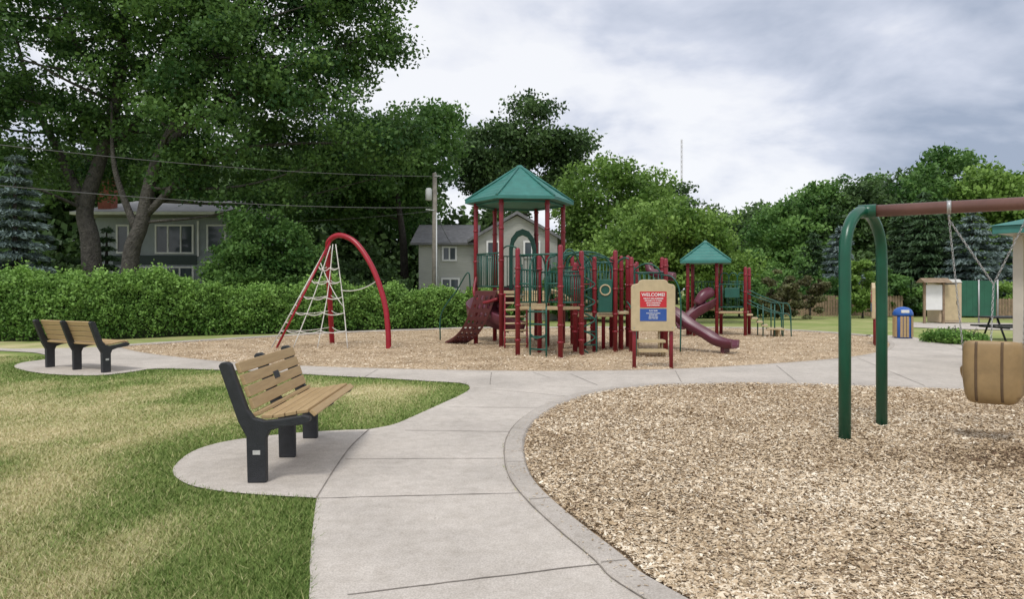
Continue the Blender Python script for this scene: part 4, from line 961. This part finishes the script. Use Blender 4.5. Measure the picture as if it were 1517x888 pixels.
def shrub(label,px,pyt,Z,rx,mat,n=30,leaf=.16,name='shrub'):
    x0,_,zt=V(px,pyt,Z)
    tree(name,label,'shrub',(x0,Z),[(x0,Z,0),(x0,Z,zt*.3),(x0,Z,zt*.6)],.06,[(x0,Z,zt*.55,rx,rx*.8,zt*.45),(x0-rx*.5,Z,zt*.35,rx*.6,rx*.6,zt*.33),(x0+rx*.5,Z,zt*.38,rx*.6,rx*.6,zt*.33)],n,110,max(.25,rx*.28),leaf,mat,limbs=6,zmin=.02)
shrub('olive-bronze shrub beside the picket fence',1158,398,38,1.0,M_redshrub,50,.16)
shrub('olive-bronze shrub beside the picket fence',1200,402,39,.9,M_redshrub,40,.16)
shrub('bright green bush beside the picket fence',1278,385,40,1.1,M_leafB,50,.2)
shrub('green shrub by the spruce',1325,400,43,1.5,M_leafM,50,.22)
shrub('dark shrub behind the notice board',1350,415,43,1.3,M_leafD,40,.22)
for px,py,Z,rx in ((1095,400,42,2.2),(1125,375,48,2.4),(1060,410,40,1.6),(905,425,36,1.8),(850,420,38,1.8),(800,418,40,2),(740,425,33,1.2),(1230,410,46,2),(1180,370,52,3),(1500,415,42,2),(1440,420,42,1.6),(480,385,36,2.0),(530,370,38,2.4),(560,400,34,1.6),(350,385,36,1.4),(90,370,34,1.5),(60,380,31,1.8),(840,395,36,1.3),(708,420,31,.9)):
    shrub('leafy green understorey bush',px,py,Z,rx,random.choice([M_leafM,M_leafB,M_leafM]) if px>600 else M_leafD,60,.22)
for px,Z in ((1392,21.5),(1415,21.0),(1436,20.6),(1405,22.3)):
    x0=(px-CX)/K*Z; shrub('low green planting beside the paved path',px,HZ+(EYE-.32)*K/Z,Z,.42,M_leafH,22,.08,'garden_plant')

def wood(name,label,lobes,n,per,cr_,leaf,mat):
    cc,C,tone=crown_points(lobes,n,per,cr_,.3); me=leafsoup(name,C,leaf,tone*.85); me.materials.append(mat)
    o=link(bpy.data.objects.new(name,me)); o['kind']='stuff'; o['label']=label; o['category']='woodland'
lob=[]
for px in range(-250,760,60):
    for Z in (54,66):
        x_=(px-CX)/K*Z; h=random.uniform(12,17) if px<620 else random.uniform(7,9)
        lob.append((x_,Z,h*.5,3.6,3.5,h*.5))
wood('woodland','dense dark green woodland behind the houses',lob,1600,75,1.8,.58,M_leafD)
lob=[]
for px in range(640,1800,45):
    Z=random.uniform(88,105); x_=(px-CX)/K*Z; h=EYE+(430-(340 if px<1100 else 300))*Z/K*random.uniform(.85,1.1); lob.append((x_,Z,h*.5,4,4,h*.5))
wood('hillside_woodland','distant green woodland along the park edge',lob,900,70,2.2,.8,M_leafD)

# ---------------------------------------------------------------- hedge
def hedge():
    front=[(*G(-90,508),2.15),(*G(0,507),2.1),(*G(120,506),2.0),(*G(250,500),2.1),(*G(335,497),1.6),(*G(420,495),1.7),(*G(500,492),1.85),(*G(580,489),1.6),(*G(660,487),1.5),(*G(760,485),1.5)]
    P=[(v.x,v.y,v.z) for v in catmull(front,8)]; P=np.array(P)
    seg=np.linalg.norm(np.diff(P[:,:2],axis=0),axis=1); cum=np.concatenate([[0],np.cumsum(seg)])
    Nn=125000; s_=rng.random(Nn)*cum[-1]; x=np.interp(s_,cum,P[:,0]);y=np.interp(s_,cum,P[:,1]);h=np.interp(s_,cum,P[:,2])
    dx=np.interp(s_+.1,cum,P[:,0])-np.interp(s_-.1,cum,P[:,0]); dy=np.interp(s_+.1,cum,P[:,1])-np.interp(s_-.1,cum,P[:,1]); l=np.hypot(dx,dy)+1e-9; nx_,ny_=-dy/l,dx/l
    h=h+.24*snoise(s_,s_*0,21,1.6)
    th=rng.random(Nn)*math.pi*.92; hw=.85
    ca=np.cos(th);sa=np.sin(th); e_=.6
    cxs=-np.sign(ca)*np.abs(ca)**e_*hw+hw; czs=np.abs(sa)**e_
    bn=snoise(s_*1.0,th*2.2,31,3.4)
    bump=1+.2*bn-np.abs(rng.normal(0,.07,Nn))+.1*(rng.random(Nn)<.05)
    cz=(czs*h*bump); off=hw+(cxs-hw)*bump
    C=np.stack([x+nx_*off,y+ny_*off,np.maximum(cz,.05)],1)
    tone=.42+.42*bn+rng.normal(0,.18,Nn)+.4*(cz/h-.5)  # hollows and lower leaves toned darker, shade put into the leaf colour
    base=(-7,25); T=Thing('hedge','long dense bright green leafy hedge along the park','hedge',loc=(base[0],base[1],0))
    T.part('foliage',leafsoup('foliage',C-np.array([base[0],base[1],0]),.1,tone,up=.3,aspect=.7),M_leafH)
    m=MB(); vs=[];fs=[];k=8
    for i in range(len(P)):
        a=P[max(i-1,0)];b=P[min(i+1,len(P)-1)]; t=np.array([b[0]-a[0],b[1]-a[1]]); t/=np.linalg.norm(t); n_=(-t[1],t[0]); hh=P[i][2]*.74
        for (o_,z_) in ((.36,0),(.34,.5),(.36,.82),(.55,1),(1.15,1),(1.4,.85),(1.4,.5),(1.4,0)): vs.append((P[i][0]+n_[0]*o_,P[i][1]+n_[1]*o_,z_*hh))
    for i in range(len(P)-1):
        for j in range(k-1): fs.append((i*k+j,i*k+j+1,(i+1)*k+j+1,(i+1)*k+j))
    m.add(vs,fs,True); T.part('inner_core',m,M_core)  # solid dark filler added inside the foliage to block see-through
hedge()
print('objects',len(bpy.data.objects),'polys',sum(len(m.polygons) for m in bpy.data.meshes))
